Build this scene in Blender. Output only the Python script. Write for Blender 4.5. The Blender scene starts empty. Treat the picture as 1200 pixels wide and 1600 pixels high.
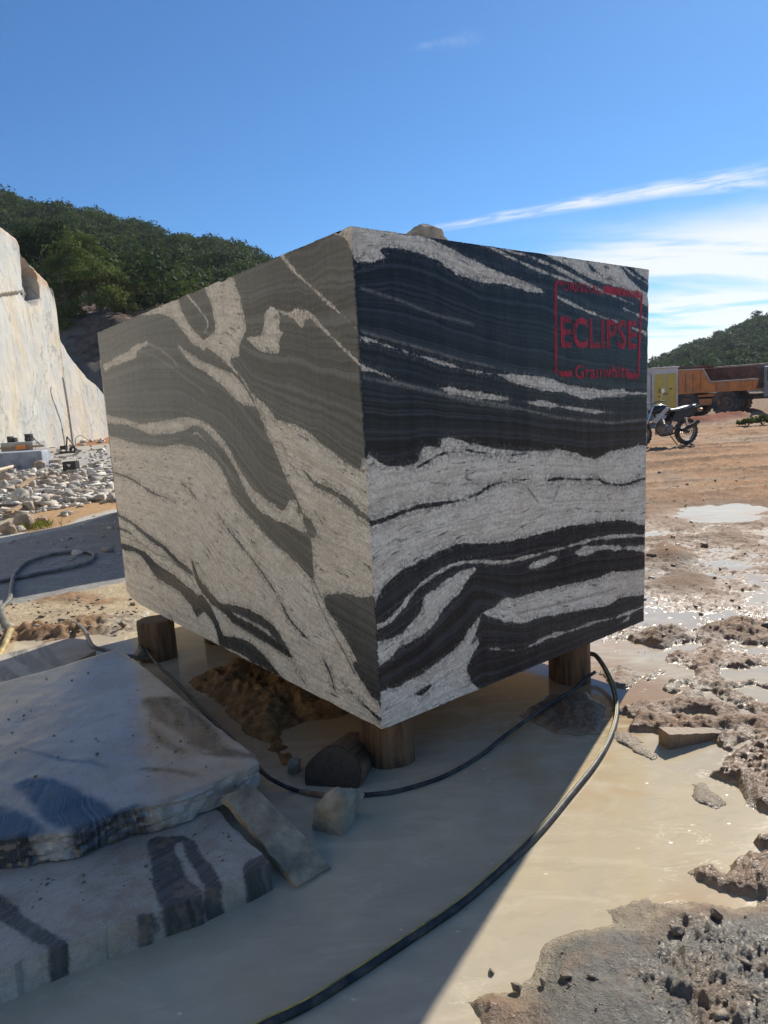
import bpy, bmesh, math, random
import numpy as np
from mathutils import Vector, Matrix, noise as mnoise

random.seed(7); RNG = np.random.default_rng(7)
scene = bpy.context.scene
COL = scene.collection

# ------------------------------------------------------------------ camera
CAM_H = 1.6
FPX = 1083.0                       # focal length in photograph pixels (1200 wide)
PITCH, ROLL = math.radians(8.178), math.radians(-3.343)
FWD = np.array([0, math.cos(PITCH), -math.sin(PITCH)])
_r0 = np.array([1., 0, 0]); _u0 = np.cross(_r0, FWD)
RGT = math.cos(ROLL) * _r0 + math.sin(ROLL) * _u0
UPV = -math.sin(ROLL) * _r0 + math.cos(ROLL) * _u0
EYE = np.array([0, 0, CAM_H])
cam_d = bpy.data.cameras.new('camera'); cam = bpy.data.objects.new('camera', cam_d); COL.objects.link(cam)
cam_d.sensor_fit = 'HORIZONTAL'; cam_d.sensor_width = 36; cam_d.lens = 36 * FPX / 1200
cam_d.clip_start = 0.05; cam_d.clip_end = 6000
cam.matrix_world = Matrix(((RGT[0], UPV[0], -FWD[0], 0), (RGT[1], UPV[1], -FWD[1], 0), (RGT[2], UPV[2], -FWD[2], CAM_H), (0, 0, 0, 1)))
scene.camera = cam
scene.render.resolution_x = 768; scene.render.resolution_y = 1024

# ------------------------------------------------------------------ light
SUN_AZ, SUN_EL = math.radians(32.4), math.radians(35.5)
SUND = Vector((math.sin(SUN_AZ) * math.cos(SUN_EL), math.cos(SUN_AZ) * math.cos(SUN_EL), math.sin(SUN_EL)))
SKY_STRENGTH = 0.068
sun_d = bpy.data.lights.new('sun', 'SUN'); sun_d.energy = 3.35; sun_d.angle = math.radians(0.53); sun_d.color = (1, 0.94, 0.83)
sun = bpy.data.objects.new('sun', sun_d); COL.objects.link(sun)
sun.rotation_euler = SUND.to_track_quat('Z', 'Y').to_euler(); sun.location = (20, 30, 30)
world = bpy.data.worlds.new('World'); scene.world = world; world.use_nodes = True
scene.view_settings.view_transform = 'Standard'; scene.view_settings.look = 'None'
scene.view_settings.gamma = 1; scene.view_settings.use_curve_mapping = False
scene.view_settings.exposure = 0.88
try:
    cy = scene.cycles; cy.max_bounces = 6; cy.diffuse_bounces = 4; cy.glossy_bounces = 3; cy.transmission_bounces = 3; cy.transparent_max_bounces = 8; cy.caustics_reflective = False; cy.caustics_refractive = False
except Exception: pass


# ------------------------------------------------------------------ node helper
class NT:
    def __init__(s, tree):
        s.t = tree; s.n = tree.nodes; s.l = tree.links

    def set(s, sock, v):
        if isinstance(v, bpy.types.NodeSocket): s.l.new(v, sock)
        elif isinstance(v, (tuple, list)):
            v = tuple(v)
            if sock.type == 'RGBA' and len(v) == 3: v = v + (1,)
            sock.default_value = v
        else:
            if sock.type == 'RGBA': sock.default_value = (v, v, v, 1)
            elif sock.type == 'VECTOR': sock.default_value = (v, v, v)
            else: sock.default_value = v

    def node(s, typ, **kw):
        nd = s.n.new(typ)
        for k, v in kw.items(): setattr(nd, k, v)
        return nd

    def math(s, op, a, b=0.0, c=0.0, clamp=False):
        nd = s.node('ShaderNodeMath', operation=op, use_clamp=clamp)
        s.set(nd.inputs[0], a); s.set(nd.inputs[1], b); s.set(nd.inputs[2], c); return nd.outputs[0]

    def vmath(s, op, a, b=(0, 0, 0)):
        nd = s.node('ShaderNodeVectorMath', operation=op); s.set(nd.inputs[0], a); s.set(nd.inputs[1], b)
        return nd.outputs['Value'] if op in ('DOT_PRODUCT', 'LENGTH') else nd.outputs[0]

    def mix(s, f, a, b, blend='MIX'):
        nd = s.node('ShaderNodeMix', data_type='RGBA', blend_type=blend)
        s.set(nd.inputs['Factor'], f); s.set(nd.inputs[6], a); s.set(nd.inputs[7], b); return nd.outputs[2]

    def mixf(s, f, a, b):
        nd = s.node('ShaderNodeMix', data_type='FLOAT'); s.set(nd.inputs['Factor'], f); s.set(nd.inputs[2], a); s.set(nd.inputs[3], b)
        return nd.outputs[0]

    def ss(s, x, a, b, c=0.0, d=1.0):
        nd = s.node('ShaderNodeMapRange', interpolation_type='SMOOTHSTEP', clamp=True)
        s.set(nd.inputs[0], x); s.set(nd.inputs[1], a); s.set(nd.inputs[2], b); s.set(nd.inputs[3], c); s.set(nd.inputs[4], d)
        return nd.outputs[0]

    def coord(s, which='Object'):
        return s.node('ShaderNodeTexCoord').outputs[which]

    def mapping(s, v, scale=(1, 1, 1), rot=(0, 0, 0), loc=(0, 0, 0)):
        nd = s.node('ShaderNodeMapping'); s.set(nd.inputs['Vector'], v); s.set(nd.inputs['Scale'], scale)
        s.set(nd.inputs['Rotation'], rot); s.set(nd.inputs['Location'], loc); return nd.outputs[0]

    def noise(s, v, scale=5, detail=4, rough=0.55, dist=0.0, dim='3D', w=None, color=False):
        nd = s.node('ShaderNodeTexNoise', noise_dimensions=dim)
        if v is not None and dim != '1D': s.set(nd.inputs['Vector'], v)
        if w is not None: s.set(nd.inputs['W'], w)
        s.set(nd.inputs['Scale'], scale); s.set(nd.inputs['Detail'], detail); s.set(nd.inputs['Roughness'], rough); s.set(nd.inputs['Distortion'], dist)
        return nd.outputs['Color' if color else 'Fac']

    def voro(s, v, scale=5, feature='F1', out='Distance', rand=1.0):
        nd = s.node('ShaderNodeTexVoronoi', feature=feature); s.set(nd.inputs['Vector'], v); s.set(nd.inputs['Scale'], scale); s.set(nd.inputs['Randomness'], rand)
        return nd.outputs[out]

    def attr(s, name, out='Fac'):
        nd = s.node('ShaderNodeAttribute', attribute_name=name); return nd.outputs[out]

    def bump(s, h, strength=0.3, dist=0.01, normal=None):
        nd = s.node('ShaderNodeBump'); s.set(nd.inputs['Height'], h); s.set(nd.inputs['Strength'], strength); s.set(nd.inputs['Distance'], dist)
        if normal is not None: s.l.new(normal, nd.inputs['Normal'])
        return nd.outputs[0]


def new_mat(name):
    m = bpy.data.materials.new(name); m.use_nodes = True
    nt = NT(m.node_tree); p = m.node_tree.nodes['Principled BSDF']
    return m, nt, p


def simple_mat(name, col, rough=0.6, metal=0.0, var=0.25, scale=12, bump=0.2, bdist=0.004, dirt=None, dirtamt=0.5, spec=0.5):
    m, nt, p = new_mat(name)
    co = nt.coord()
    n = nt.noise(co, scale, 6, 0.6)
    c = nt.mix(nt.ss(n, 0.3, 0.7), tuple(x * (1 - var) for x in col), tuple(min(1, x * (1 + var)) for x in col))
    if dirt:
        n2 = nt.noise(co, scale * 0.35, 5, 0.65)
        c = nt.mix(nt.math('MULTIPLY', nt.ss(n2, 0.42, 0.62), dirtamt), c, dirt)
    nt.set(p.inputs['Base Color'], c)
    nt.set(p.inputs['Roughness'], nt.mixf(n, max(0.02, rough - 0.1), min(1, rough + 0.1)))
    p.inputs['Metallic'].default_value = metal; p.inputs['Specular IOR Level'].default_value = spec
    if bump: nt.set(p.inputs['Normal'], nt.bump(nt.noise(co, scale * 4, 5, 0.65), bump, bdist))
    return m


# ------------------------------------------------------------------ world sky
def build_world():
    nt = NT(world.node_tree)
    for n in list(nt.n): nt.n.remove(n)
    out = nt.node('ShaderNodeOutputWorld'); bg = nt.node('ShaderNodeBackground')
    sky = nt.node('ShaderNodeTexSky', sky_type='NISHITA'); sky.sun_disc = False
    sky.sun_elevation = SUN_EL; sky.sun_rotation = SUN_AZ
    sky.altitude = 600; sky.air_density = 1.0; sky.dust_density = 0.15; sky.ozone_density = 2.2
    d = nt.vmath('NORMALIZE', nt.coord('Generated'))
    sep = nt.node('ShaderNodeSeparateXYZ'); nt.l.new(d, sep.inputs[0]); X, Y, Z = sep.outputs
    zc = nt.math('MAXIMUM', Z, 0.02)
    # thin cloud sheet: project the direction onto a plane overhead
    px = nt.math('DIVIDE', X, nt.math('ADD', zc, 0.08)); py = nt.math('DIVIDE', Y, nt.math('ADD', zc, 0.08))
    cb = nt.node('ShaderNodeCombineXYZ'); nt.l.new(px, cb.inputs[0]); nt.l.new(py, cb.inputs[1])
    pl = cb.outputs[0]
    n1 = nt.noise(nt.mapping(pl, (0.5, 1.1, 1), (0, 0, 0.5)), 0.9, 5, 0.6, 0.6)
    low = nt.ss(Z, 0.36, 0.10)                       # bank of cloud hangs above the horizon
    sheet = nt.math('MULTIPLY', nt.ss(nt.math('ADD', n1, nt.math('MULTIPLY', low, 0.22)), 0.55, 0.74), nt.ss(Z, 0.245, 0.165))
    # the bank lies to the north-east, where the photograph looks past the block
    az = nt.math('ARCTAN2', X, Y)
    sheet = nt.math('MULTIPLY', sheet, nt.math('ADD', 0.02, nt.math('MULTIPLY', 0.98, nt.math('MULTIPLY', nt.ss(az, 0.05, 0.40), nt.ss(az, 1.25, 0.65)))))
    # a long contrail-like cirrus streak: great circle through two directions

    def pxdir(x, y):
        v = FWD * FPX + RGT * (x - 600) - UPV * (y - 800); return v / np.linalg.norm(v)

    def streak(a, b, w0, w1, amt, seed):
        A = pxdir(*a); B = pxdir(*b); nrm = np.cross(A, B); nrm /= np.linalg.norm(nrm); tan = np.cross(nrm, A)
        L = math.acos(float(A @ B))
        dist = nt.vmath('DOT_PRODUCT', d, tuple(nrm)); along = nt.math('DIVIDE', nt.math('ARCTAN2', nt.vmath('DOT_PRODUCT', d, tuple(tan)), nt.vmath('DOT_PRODUCT', d, tuple(A))), L)
        cbs = nt.node('ShaderNodeCombineXYZ'); nt.set(cbs.inputs[0], nt.math('MULTIPLY', along, 4.0)); nt.set(cbs.inputs[1], nt.math('MULTIPLY', dist, 70.0)); cbs.inputs[2].default_value = seed
        nz = nt.noise(cbs.outputs[0], 1.6, 4, 0.62, 0.5)
        wob = nt.math('MULTIPLY', nt.math('SUBTRACT', nz, 0.5), 0.004)
        width = nt.mixf(nt.math('MULTIPLY', along, 1.0, clamp=True), w0, w1)
        body = nt.ss(nt.math('DIVIDE', nt.math('ABSOLUTE', nt.math('ADD', dist, wob)), width), 1.0, 0.05)
        ends = nt.math('MULTIPLY', nt.ss(along, -0.12, 0.25), nt.ss(along, 1.5, 0.75))
        return nt.math('MULTIPLY', nt.math('MULTIPLY', nt.math('MULTIPLY', body, ends), nt.ss(nz, 0.25, 0.68)), amt)
    st = streak((640, 364), (1190, 270), 0.006, 0.016, 0.75, 1.0)
    st2 = streak((905, 402), (1160, 372), 0.010, 0.016, 0.35, 5.0)
    st4 = streak((900, 318), (1230, 282), 0.004, 0.012, 0.5, 3.0); st2 = nt.math('MAXIMUM', st2, st4)
    st3 = streak((640, 75), (730, 62), 0.004, 0.012, 0.09, 9.0)
    cl = nt.math('MAXIMUM', nt.math('MAXIMUM', sheet, st), nt.math('MAXIMUM', st2, st3))
    cl = nt.math('MINIMUM', cl, 0.80)
    base = nt.mix(1.0, sky.outputs[0], (0.43, 0.735, 1.0), 'MULTIPLY')
    col = nt.mix(cl, base, (8.6, 8.4, 8.0))
    nt.set(bg.inputs['Color'], col); bg.inputs['Strength'].default_value = SKY_STRENGTH
    nt.l.new(bg.outputs[0], out.inputs['Surface'])


build_world()


# ------------------------------------------------------------------ geometry helpers
def pray(x, y):
    v = FWD * FPX + RGT * (x - 600) - UPV * (y - 800); return v / np.linalg.norm(v)


def gnd(x, y, z=0.0):
    d = pray(x, y); t = (z - CAM_H) / d[2]; return EYE + d * t


def at_depth(x, y, Y):
    d = pray(x, y); return EYE + d * (Y / d[1])


def tag(o, label=None, cat=None, group=None, kind=None):
    if label: o['label'] = label
    if cat: o['category'] = cat
    if group: o['group'] = group
    if kind: o['kind'] = kind
    return o


def empty(name, loc=(0, 0, 0), rz=0.0):
    o = bpy.data.objects.new(name, None); COL.objects.link(o); o.location = loc; o.rotation_euler = (0, 0, rz); o.empty_display_size = 0.1; return o


def mesh_obj(name, verts, faces, mat, parent=None, smooth=False, attrs=None):
    me = bpy.data.meshes.new(name); me.from_pydata([tuple(map(float, v)) for v in verts], [], [tuple(map(int, f)) for f in faces]); me.update()
    return link_mesh(name, me, mat, parent, smooth, attrs)


def link_mesh(name, me, mat, parent=None, smooth=False, attrs=None):
    if mat is not None:
        for m in (mat if isinstance(mat, (list, tuple)) else [mat]): me.materials.append(m)
    if smooth: me.polygons.foreach_set('use_smooth', np.ones(len(me.polygons), bool))
    if attrs:
        for k, a in attrs.items():
            a = np.asarray(a, np.float32)
            if a.ndim == 1:
                at = me.attributes.new(k, 'FLOAT', 'POINT'); at.data.foreach_set('value', a)
            else:
                at = me.attributes.new(k, 'FLOAT_COLOR', 'POINT'); c4 = np.ones((len(a), 4), np.float32); c4[:, :3] = a; at.data.foreach_set('color', c4.ravel())
    o = bpy.data.objects.new(name, me); COL.objects.link(o)
    if parent: o.parent = parent
    return o


def np_mesh(name, V, Q):
    """fast mesh from numpy arrays: V (n,3), Q (m,k)"""
    me = bpy.data.meshes.new(name); V = np.ascontiguousarray(V, np.float32); Q = np.ascontiguousarray(Q, np.int32); k = Q.shape[1]
    me.vertices.add(len(V)); me.vertices.foreach_set('co', V.ravel())
    me.loops.add(Q.size); me.loops.foreach_set('vertex_index', Q.ravel())
    me.polygons.add(len(Q)); me.polygons.foreach_set('loop_start', np.arange(0, Q.size, k, dtype=np.int32)); me.polygons.foreach_set('loop_total', np.full(len(Q), k, np.int32))
    me.update(calc_edges=True); return me


def grid_quads(nu, nv, off=0):
    i = np.arange(nu - 1)[:, None] * nv + np.arange(nv - 1)[None, :]; i = i.ravel() + off
    return np.stack([i, i + nv, i + nv + 1, i + 1], 1)


def box_vf(c, s, R=None):
    c = np.array(c, float); s = np.array(s, float) / 2
    v = np.array([(x, y, z) for x in (-1, 1) for y in (-1, 1) for z in (-1, 1)], float) * s
    if R is not None: v = v @ np.array(R).T
    return v + c, [(0, 1, 3, 2), (4, 6, 7, 5), (0, 4, 5, 1), (2, 3, 7, 6), (0, 2, 6, 4), (1, 5, 7, 3)]


class MB:
    """collects shapes for one mesh"""
    def __init__(s): s.v = []; s.f = []
    def add(s, v, f):
        o = len(s.v); s.v += [tuple(map(float, p)) for p in v]; s.f += [tuple(int(i) + o for i in q) for q in f]; return s
    def box(s, c, sz, R=None): return s.add(*box_vf(c, sz, R))
    def bar(s, a, b, w, h=None):
        a = np.array(a, float); b = np.array(b, float); d = b - a; L = np.linalg.norm(d); d /= L
        u = np.cross(d, [0, 0, 1.0]); u = np.array([1., 0, 0]) if np.linalg.norm(u) < 1e-4 else u / np.linalg.norm(u); t = np.cross(u, d)
        return s.box((a + b) / 2, (L, w, h or w), np.stack([d, u, t], 1))
    def tube(s, pts, r, seg=10, cap=True, resample=0):
        P = np.array(pts, float)
        if resample: P = catmull(P, resample)
        n = len(P); rr = np.broadcast_to(np.asarray(r, float), (n,)) if np.ndim(r) == 0 else np.interp(np.linspace(0, 1, n), np.linspace(0, 1, len(r)), r)
        T = np.gradient(P, axis=0); T /= np.linalg.norm(T, axis=1)[:, None] + 1e-12
        up = np.array([0, 0, 1.0]) if abs(T[0][2]) < 0.9 else np.array([1.0, 0, 0])
        U = np.cross(T[0], up); U /= np.linalg.norm(U); vs = []
        for i in range(n):
            U = U - T[i] * (U @ T[i]); U /= np.linalg.norm(U); W = np.cross(T[i], U)
            for k in range(seg):
                a = 2 * math.pi * k / seg; vs.append(P[i] + rr[i] * (math.cos(a) * U + math.sin(a) * W))
        fs = [(i * seg + k, i * seg + (k + 1) % seg, (i + 1) * seg + (k + 1) % seg, (i + 1) * seg + k) for i in range(n - 1) for k in range(seg)]
        if cap: fs += [tuple(range(seg - 1, -1, -1)), tuple((n - 1) * seg + k for k in range(seg))]
        return s.add(vs, fs)
    def cyl(s, a, b, r, seg=16, r2=None): return s.tube([a, b], [r, r2 if r2 is not None else r], seg)
    def lathe(s, prof, c, axis='y', seg=28):
        """profile of (radius, along) closed loop round an axis"""
        n = len(prof); vs = []
        for k in range(seg):
            a = 2 * math.pi * k / seg
            for (r, h) in prof:
                p = (r * math.cos(a), h, r * math.sin(a)) if axis == 'y' else ((h, r * math.cos(a), r * math.sin(a)) if axis == 'x' else (r * math.cos(a), r * math.sin(a), h))
                vs.append((p[0] + c[0], p[1] + c[1], p[2] + c[2]))
        fs = [(k * n + j, k * n + (j + 1) % n, ((k + 1) % seg) * n + (j + 1) % n, ((k + 1) % seg) * n + j) for k in range(seg) for j in range(n)]
        return s.add(vs, fs)
    def prism(s, poly, y0, y1):
        """polygon in x,z extruded along y"""
        n = len(poly); v = [(x, y0, z) for x, z in poly] + [(x, y1, z) for x, z in poly]
        f = [tuple(range(n)), tuple(range(2 * n - 1, n - 1, -1))] + [(i, i + n, (i + 1) % n + n, (i + 1) % n) for i in range(n)]
        return s.add(v, f)
    def build(s, name, mat, parent=None, smooth=False, bevel=0.0):
        o = mesh_obj(name, s.v, s.f, mat, parent, smooth)
        bm = bmesh.new(); bm.from_mesh(o.data); bmesh.ops.recalc_face_normals(bm, faces=bm.faces)
        if bevel: bmesh.ops.bevel(bm, geom=[e for e in bm.edges if e.calc_face_angle(0) > 0.6], offset=bevel, segments=2, affect='EDGES', profile=0.6)
        if smooth:
            for e in bm.edges: e.smooth = e.calc_face_angle(0) < 0.75
        bm.to_mesh(o.data); bm.free(); return o


def catmull(P, m):
    P = np.array(P, float); Q = np.vstack([2 * P[0] - P[1], P, 2 * P[-1] - P[-2]]); out = []
    for i in range(1, len(Q) - 2):
        p0, p1, p2, p3 = Q[i - 1], Q[i], Q[i + 1], Q[i + 2]
        for t in np.linspace(0, 1, m, endpoint=False):
            out.append(0.5 * ((2 * p1) + (-p0 + p2) * t + (2 * p0 - 5 * p1 + 4 * p2 - p3) * t * t + (-p0 + 3 * p1 - 3 * p2 + p3) * t ** 3))
    out.append(P[-1]); return np.array(out)


# numpy noise
_perm = np.random.default_rng(3).permutation(512)
_perm = np.concatenate([_perm, _perm])
_ang = np.random.default_rng(4).uniform(0, 2 * math.pi, 512)


def gnoise(x, y):
    xi = np.floor(x).astype(int); yi = np.floor(y).astype(int); xf = x - xi; yf = y - yi
    u = xf ** 3 * (xf * (xf * 6 - 15) + 10); v = yf ** 3 * (yf * (yf * 6 - 15) + 10)

    def g(i, j, dx, dy):
        a = _ang[_perm[(_perm[i & 511] + j) & 511]]; return np.cos(a) * dx + np.sin(a) * dy
    n00 = g(xi, yi, xf, yf); n10 = g(xi + 1, yi, xf - 1, yf); n01 = g(xi, yi + 1, xf, yf - 1); n11 = g(xi + 1, yi + 1, xf - 1, yf - 1)
    return 1.5 * ((n00 * (1 - u) + n10 * u) * (1 - v) + (n01 * (1 - u) + n11 * u) * v)


def fbm(x, y, oct=5, gain=0.5, lac=2.03, ridge=False):
    s = np.zeros_like(x, dtype=float); a = 1.0; t = 0
    for k in range(oct):
        n = gnoise(x + 17.3 * k, y - 9.1 * k)
        if ridge: n = 1 - 2 * np.abs(n)
        s += a * n; t += a; a *= gain; x = x * lac; y = y * lac
    return s / t


def sstep(x, a, b):
    t = np.clip((x - a) / (b - a), 0, 1); return t * t * (3 - 2 * t)


def poly_sd(P, poly):
    """signed distance (positive inside) of points P (n,2) to closed polygon"""
    poly = np.asarray(poly, float); d2 = np.full(len(P), 1e9); ins = np.zeros(len(P), bool); n = len(poly)
    for i in range(n):
        a = poly[i]; b = poly[(i + 1) % n]; e = b - a; w = P - a
        t = np.clip((w @ e) / max(e @ e, 1e-12), 0, 1); q = w - t[:, None] * e; d2 = np.minimum(d2, (q * q).sum(1))
        c = (a[1] > P[:, 1]) != (b[1] > P[:, 1])
        if abs(e[1]) > 1e-12: ins ^= c & (P[:, 0] < (P[:, 1] - a[1]) / e[1] * e[0] + a[0])
    d = np.sqrt(d2); return np.where(ins, d, -d)


def line_sd(P, pts, w):
    """positive inside a stroke of half-width w (scalar or per point)"""
    pts = np.asarray(pts, float); n = len(pts); w = np.broadcast_to(np.asarray(w, float), (n,)); best = np.full(len(P), -1e9)
    for i in range(n - 1):
        a = pts[i]; e = pts[i + 1] - a; q = P - a; t = np.clip((q @ e) / max(e @ e, 1e-12), 0, 1)
        dd = np.sqrt(((q - t[:, None] * e) ** 2).sum(1)); best = np.maximum(best, (w[i] * (1 - t) + w[i + 1] * t) - dd)
    return best
#PART2

# ------------------------------------------------------------------ the big block: measured position
Z0 = 0.28
D0 = gnd(597, 1140, Z0)
DL = np.array([-0.6166, 0.7873, 0.0]); DR = np.array([0.7872, 0.6167, 0.0])
_d = pray(553, 352); ZT = float((EYE + _d * ((D0[:2] @ _d[:2]) / (_d[:2] @ _d[:2])))[2])


def face_uv(x, y, axis):
    """photograph pixel -> (distance along the face, height) on a face of the block"""
    n = np.cross(axis, [0, 0, 1.0]); d = pray(x, y); t = ((D0 - EYE) @ n) / (d @ n); p = EYE + d * t
    return np.array([(p - D0) @ axis, p[2]])


def fl(pts, ox, oy, sc, axis): return np.array([face_uv(ox + sc * x, oy + sc * y, axis) for x, y in pts])


LEN_R = face_uv(1014, 420, DR)[0]; LEN_RB = face_uv(1006, 970, DR)[0]; LEN_L = face_uv(152, 520, DL)[0]


def z1(p): return fl(p, 140, 340, 0.4, DL)
def z4(p): return fl(p, 140, 780, 0.4, DL)
def z2(p): return fl(p, 540, 340, 0.41667, DR)
def z3(p): return fl(p, 540, 660, 0.41667, DR)


def S(zf, pts, w, px=0.00105):
    """stroke: width in zoomed pixels to metres (about a millimetre each)"""
    return ('s', zf(pts), np.asarray(w, float) * px)


def Pg(zf, pts): return ('p', zf(pts), 0)


RIGHT = [
    (1, Pg(z2, [(30, 15), (250, 50), (300, 72), (420, 130), (520, 180), (640, 225), (740, 277), (700, 277), (600, 252), (500, 237), (420, 207), (340, 157), (270, 130), (215, 115), (160, 113), (135, 128), (145, 150), (110, 165), (70, 165), (30, 150)])),
    (1, S(z2, [(500, 98), (560, 120), (620, 150), (720, 195), (800, 225), (850, 240)], [2, 7, 8, 8, 6, 2])),
    (1, S(z2, [(560, 110), (620, 125), (700, 150), (800, 192), (880, 235), (970, 278), (1080, 325)], [2, 8, 8, 9, 9, 6, 3])),
    (1, Pg(z2, [(740, 130), (890, 150), (920, 195), (1000, 235), (1085, 272), (1070, 277), (990, 252), (910, 227), (850, 192)])),
    (1, Pg(z2, [(905, 155), (1010, 165), (1060, 225), (1145, 300), (1145, 340), (1090, 302), (1040, 262), (970, 222)])),
    (1, S(z2, [(1030, 172), (1080, 215), (1145, 255)], [6, 6, 5])),
    (1, Pg(z2, [(1075, 180), (1145, 185), (1145, 238), (1105, 215)])),
    (1, S(z2, [(790, 295), (860, 330), (940, 365), (1000, 385), (1090, 420), (1145, 440)], [2, 6, 5, 4, 3, 3])),
    (1, S(z2, [(1040, 340), (1090, 362), (1145, 390)], [3, 6, 4])),
    (1, Pg(z2, [(560, 585), (640, 590), (740, 600), (850, 630), (950, 645), (1040, 648), (1066, 660), (1020, 674), (920, 677), (830, 662), (740, 645), (650, 625)])),
    (1, S(z2, [(1060, 660), (1145, 660)], [3, 6])),
    (1, Pg(z2, [(355, 638), (440, 648), (540, 663), (615, 681), (540, 682), (450, 670), (390, 653)])),
    (1, Pg(z2, [(670, 690), (760, 693), (850, 709), (930, 722), (1010, 727), (960, 733), (860, 723), (740, 708)])),
    (1, S(z2, [(60, 450), (140, 475), (200, 495), (280, 520), (350, 540), (450, 570), (570, 590)], [1, 2, 5, 6, 5, 3, 3])),
    (1, S(z2, [(60, 428), (250, 480), (420, 530), (560, 562)], [1.5, 2, 2, 1])),
    (1, S(z2, [(60, 562), (120, 580), (175, 601)], [9, 7, 1])),
    (1, S(z2, [(180, 615), (400, 670), (600, 705), (800, 750), (1000, 770), (1145, 755)], [1, 2.2, 2, 2, 4, 2])),
    (1, S(z2, [(60, 265), (200, 310), (340, 365), (480, 400)], [1, 2, 2, 1])),
    (1, S(z2, [(70, 600), (300, 650), (500, 700), (640, 720)], [1, 2, 1.5, 1])),
    (1, Pg(z3, [(70, 150), (150, 165), (215, 160), (270, 145), (290, 95), (350, 95), (370, 60), (430, 70), (520, 90), (600, 105), (690, 108), (760, 105), (800, 100), (860, 115), (930, 135), (990, 110), (1060, 100), (1145, 105), (1145, 370), (1050, 365), (960, 375), (860, 385), (760, 410), (640, 440), (540, 450), (440, 455), (380, 470), (300, 505), (240, 540), (190, 570), (150, 610), (120, 650), (95, 668)])),
    (0, S(z3, [(85, 382), (150, 362), (250, 325), (350, 305), (440, 290), (500, 265), (540, 238), (600, 222), (690, 212)], [11, 11, 9, 8, 8, 8, 7, 6, 5])),
    (0, S(z3, [(760, 218), (800, 210), (870, 215), (940, 213), (980, 228), (1040, 235), (1090, 220), (1145, 203)], [5, 7, 4, 4, 5, 5, 6, 5])),
    (0, S(z3, [(270, 170), (310, 145), (350, 122), (440, 104), (500, 112), (600, 122), (690, 118)], [2, 5, 3, 7, 3, 2, 2])),
    (0, S(z3, [(685, 250), (705, 275), (718, 297)], [2, 5, 3])), (0, S(z3, [(800, 240), (785, 275), (780, 295)], [3, 4, 2])),
    (0, S(z3, [(320, 225), (390, 232)], [2, 3])), (0, S(z3, [(430, 235), (470, 225), (500, 232)], [2, 4, 2])),
    (1, S(z3, [(100, 775), (160, 747), (210, 695), (250, 640), (300, 595), (380, 545), (440, 525), (520, 522), (600, 525), (700, 500), (800, 475), (870, 455), (950, 435), (1050, 425), (1145, 425)], [11, 9, 9, 9, 8, 8, 8, 7, 8, 8, 7, 7, 8, 8, 8])),
    (1, Pg(z3, [(860, 490), (900, 466), (960, 461), (1050, 465), (1145, 458), (1145, 488), (1050, 480), (960, 478), (900, 498)])),
    (1, Pg(z3, [(690, 540), (720, 520), (770, 500), (797, 508), (760, 530), (710, 543)])),
    (1, Pg(z3, [(95, 835), (170, 810), (230, 770), (280, 710), (290, 670), (330, 620), (400, 580), (440, 555), (490, 546), (460, 590), (420, 640), (370, 700), (330, 760), (270, 810), (200, 850), (150, 900), (100, 920)])),
    (1, Pg(z3, [(120, 1038), (200, 990), (280, 945), (360, 890), (430, 830), (465, 780), (500, 730), (512, 718), (490, 790), (500, 830), (470, 880), (455, 930), (470, 970), (495, 1000), (500, 1060), (130, 1230)])),
    (0, Pg(z3, [(262, 1012), (320, 983), (302, 1012), (275, 1027)])),
    (1, Pg(z3, [(512, 716), (560, 690), (585, 655), (640, 655), (700, 640), (800, 615), (880, 600), (960, 580), (1000, 560), (1060, 560), (1145, 553), (1145, 640), (1050, 655), (980, 685), (900, 700), (830, 715), (740, 730), (660, 755), (600, 745), (550, 730)])),
    (0, S(z3, [(640, 715), (760, 690), (900, 655), (1020, 620)], [1, 3, 3, 1])),
    (1, S(z3, [(540, 848), (640, 855), (700, 835), (760, 805), (850, 780), (930, 750), (1000, 735), (1060, 715), (1145, 680)], [1, 3, 6, 7, 6, 6, 6, 6, 5])),
    (1, S(z3, [(1020, 760), (1060, 735)], [1, 8])),
]
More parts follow.
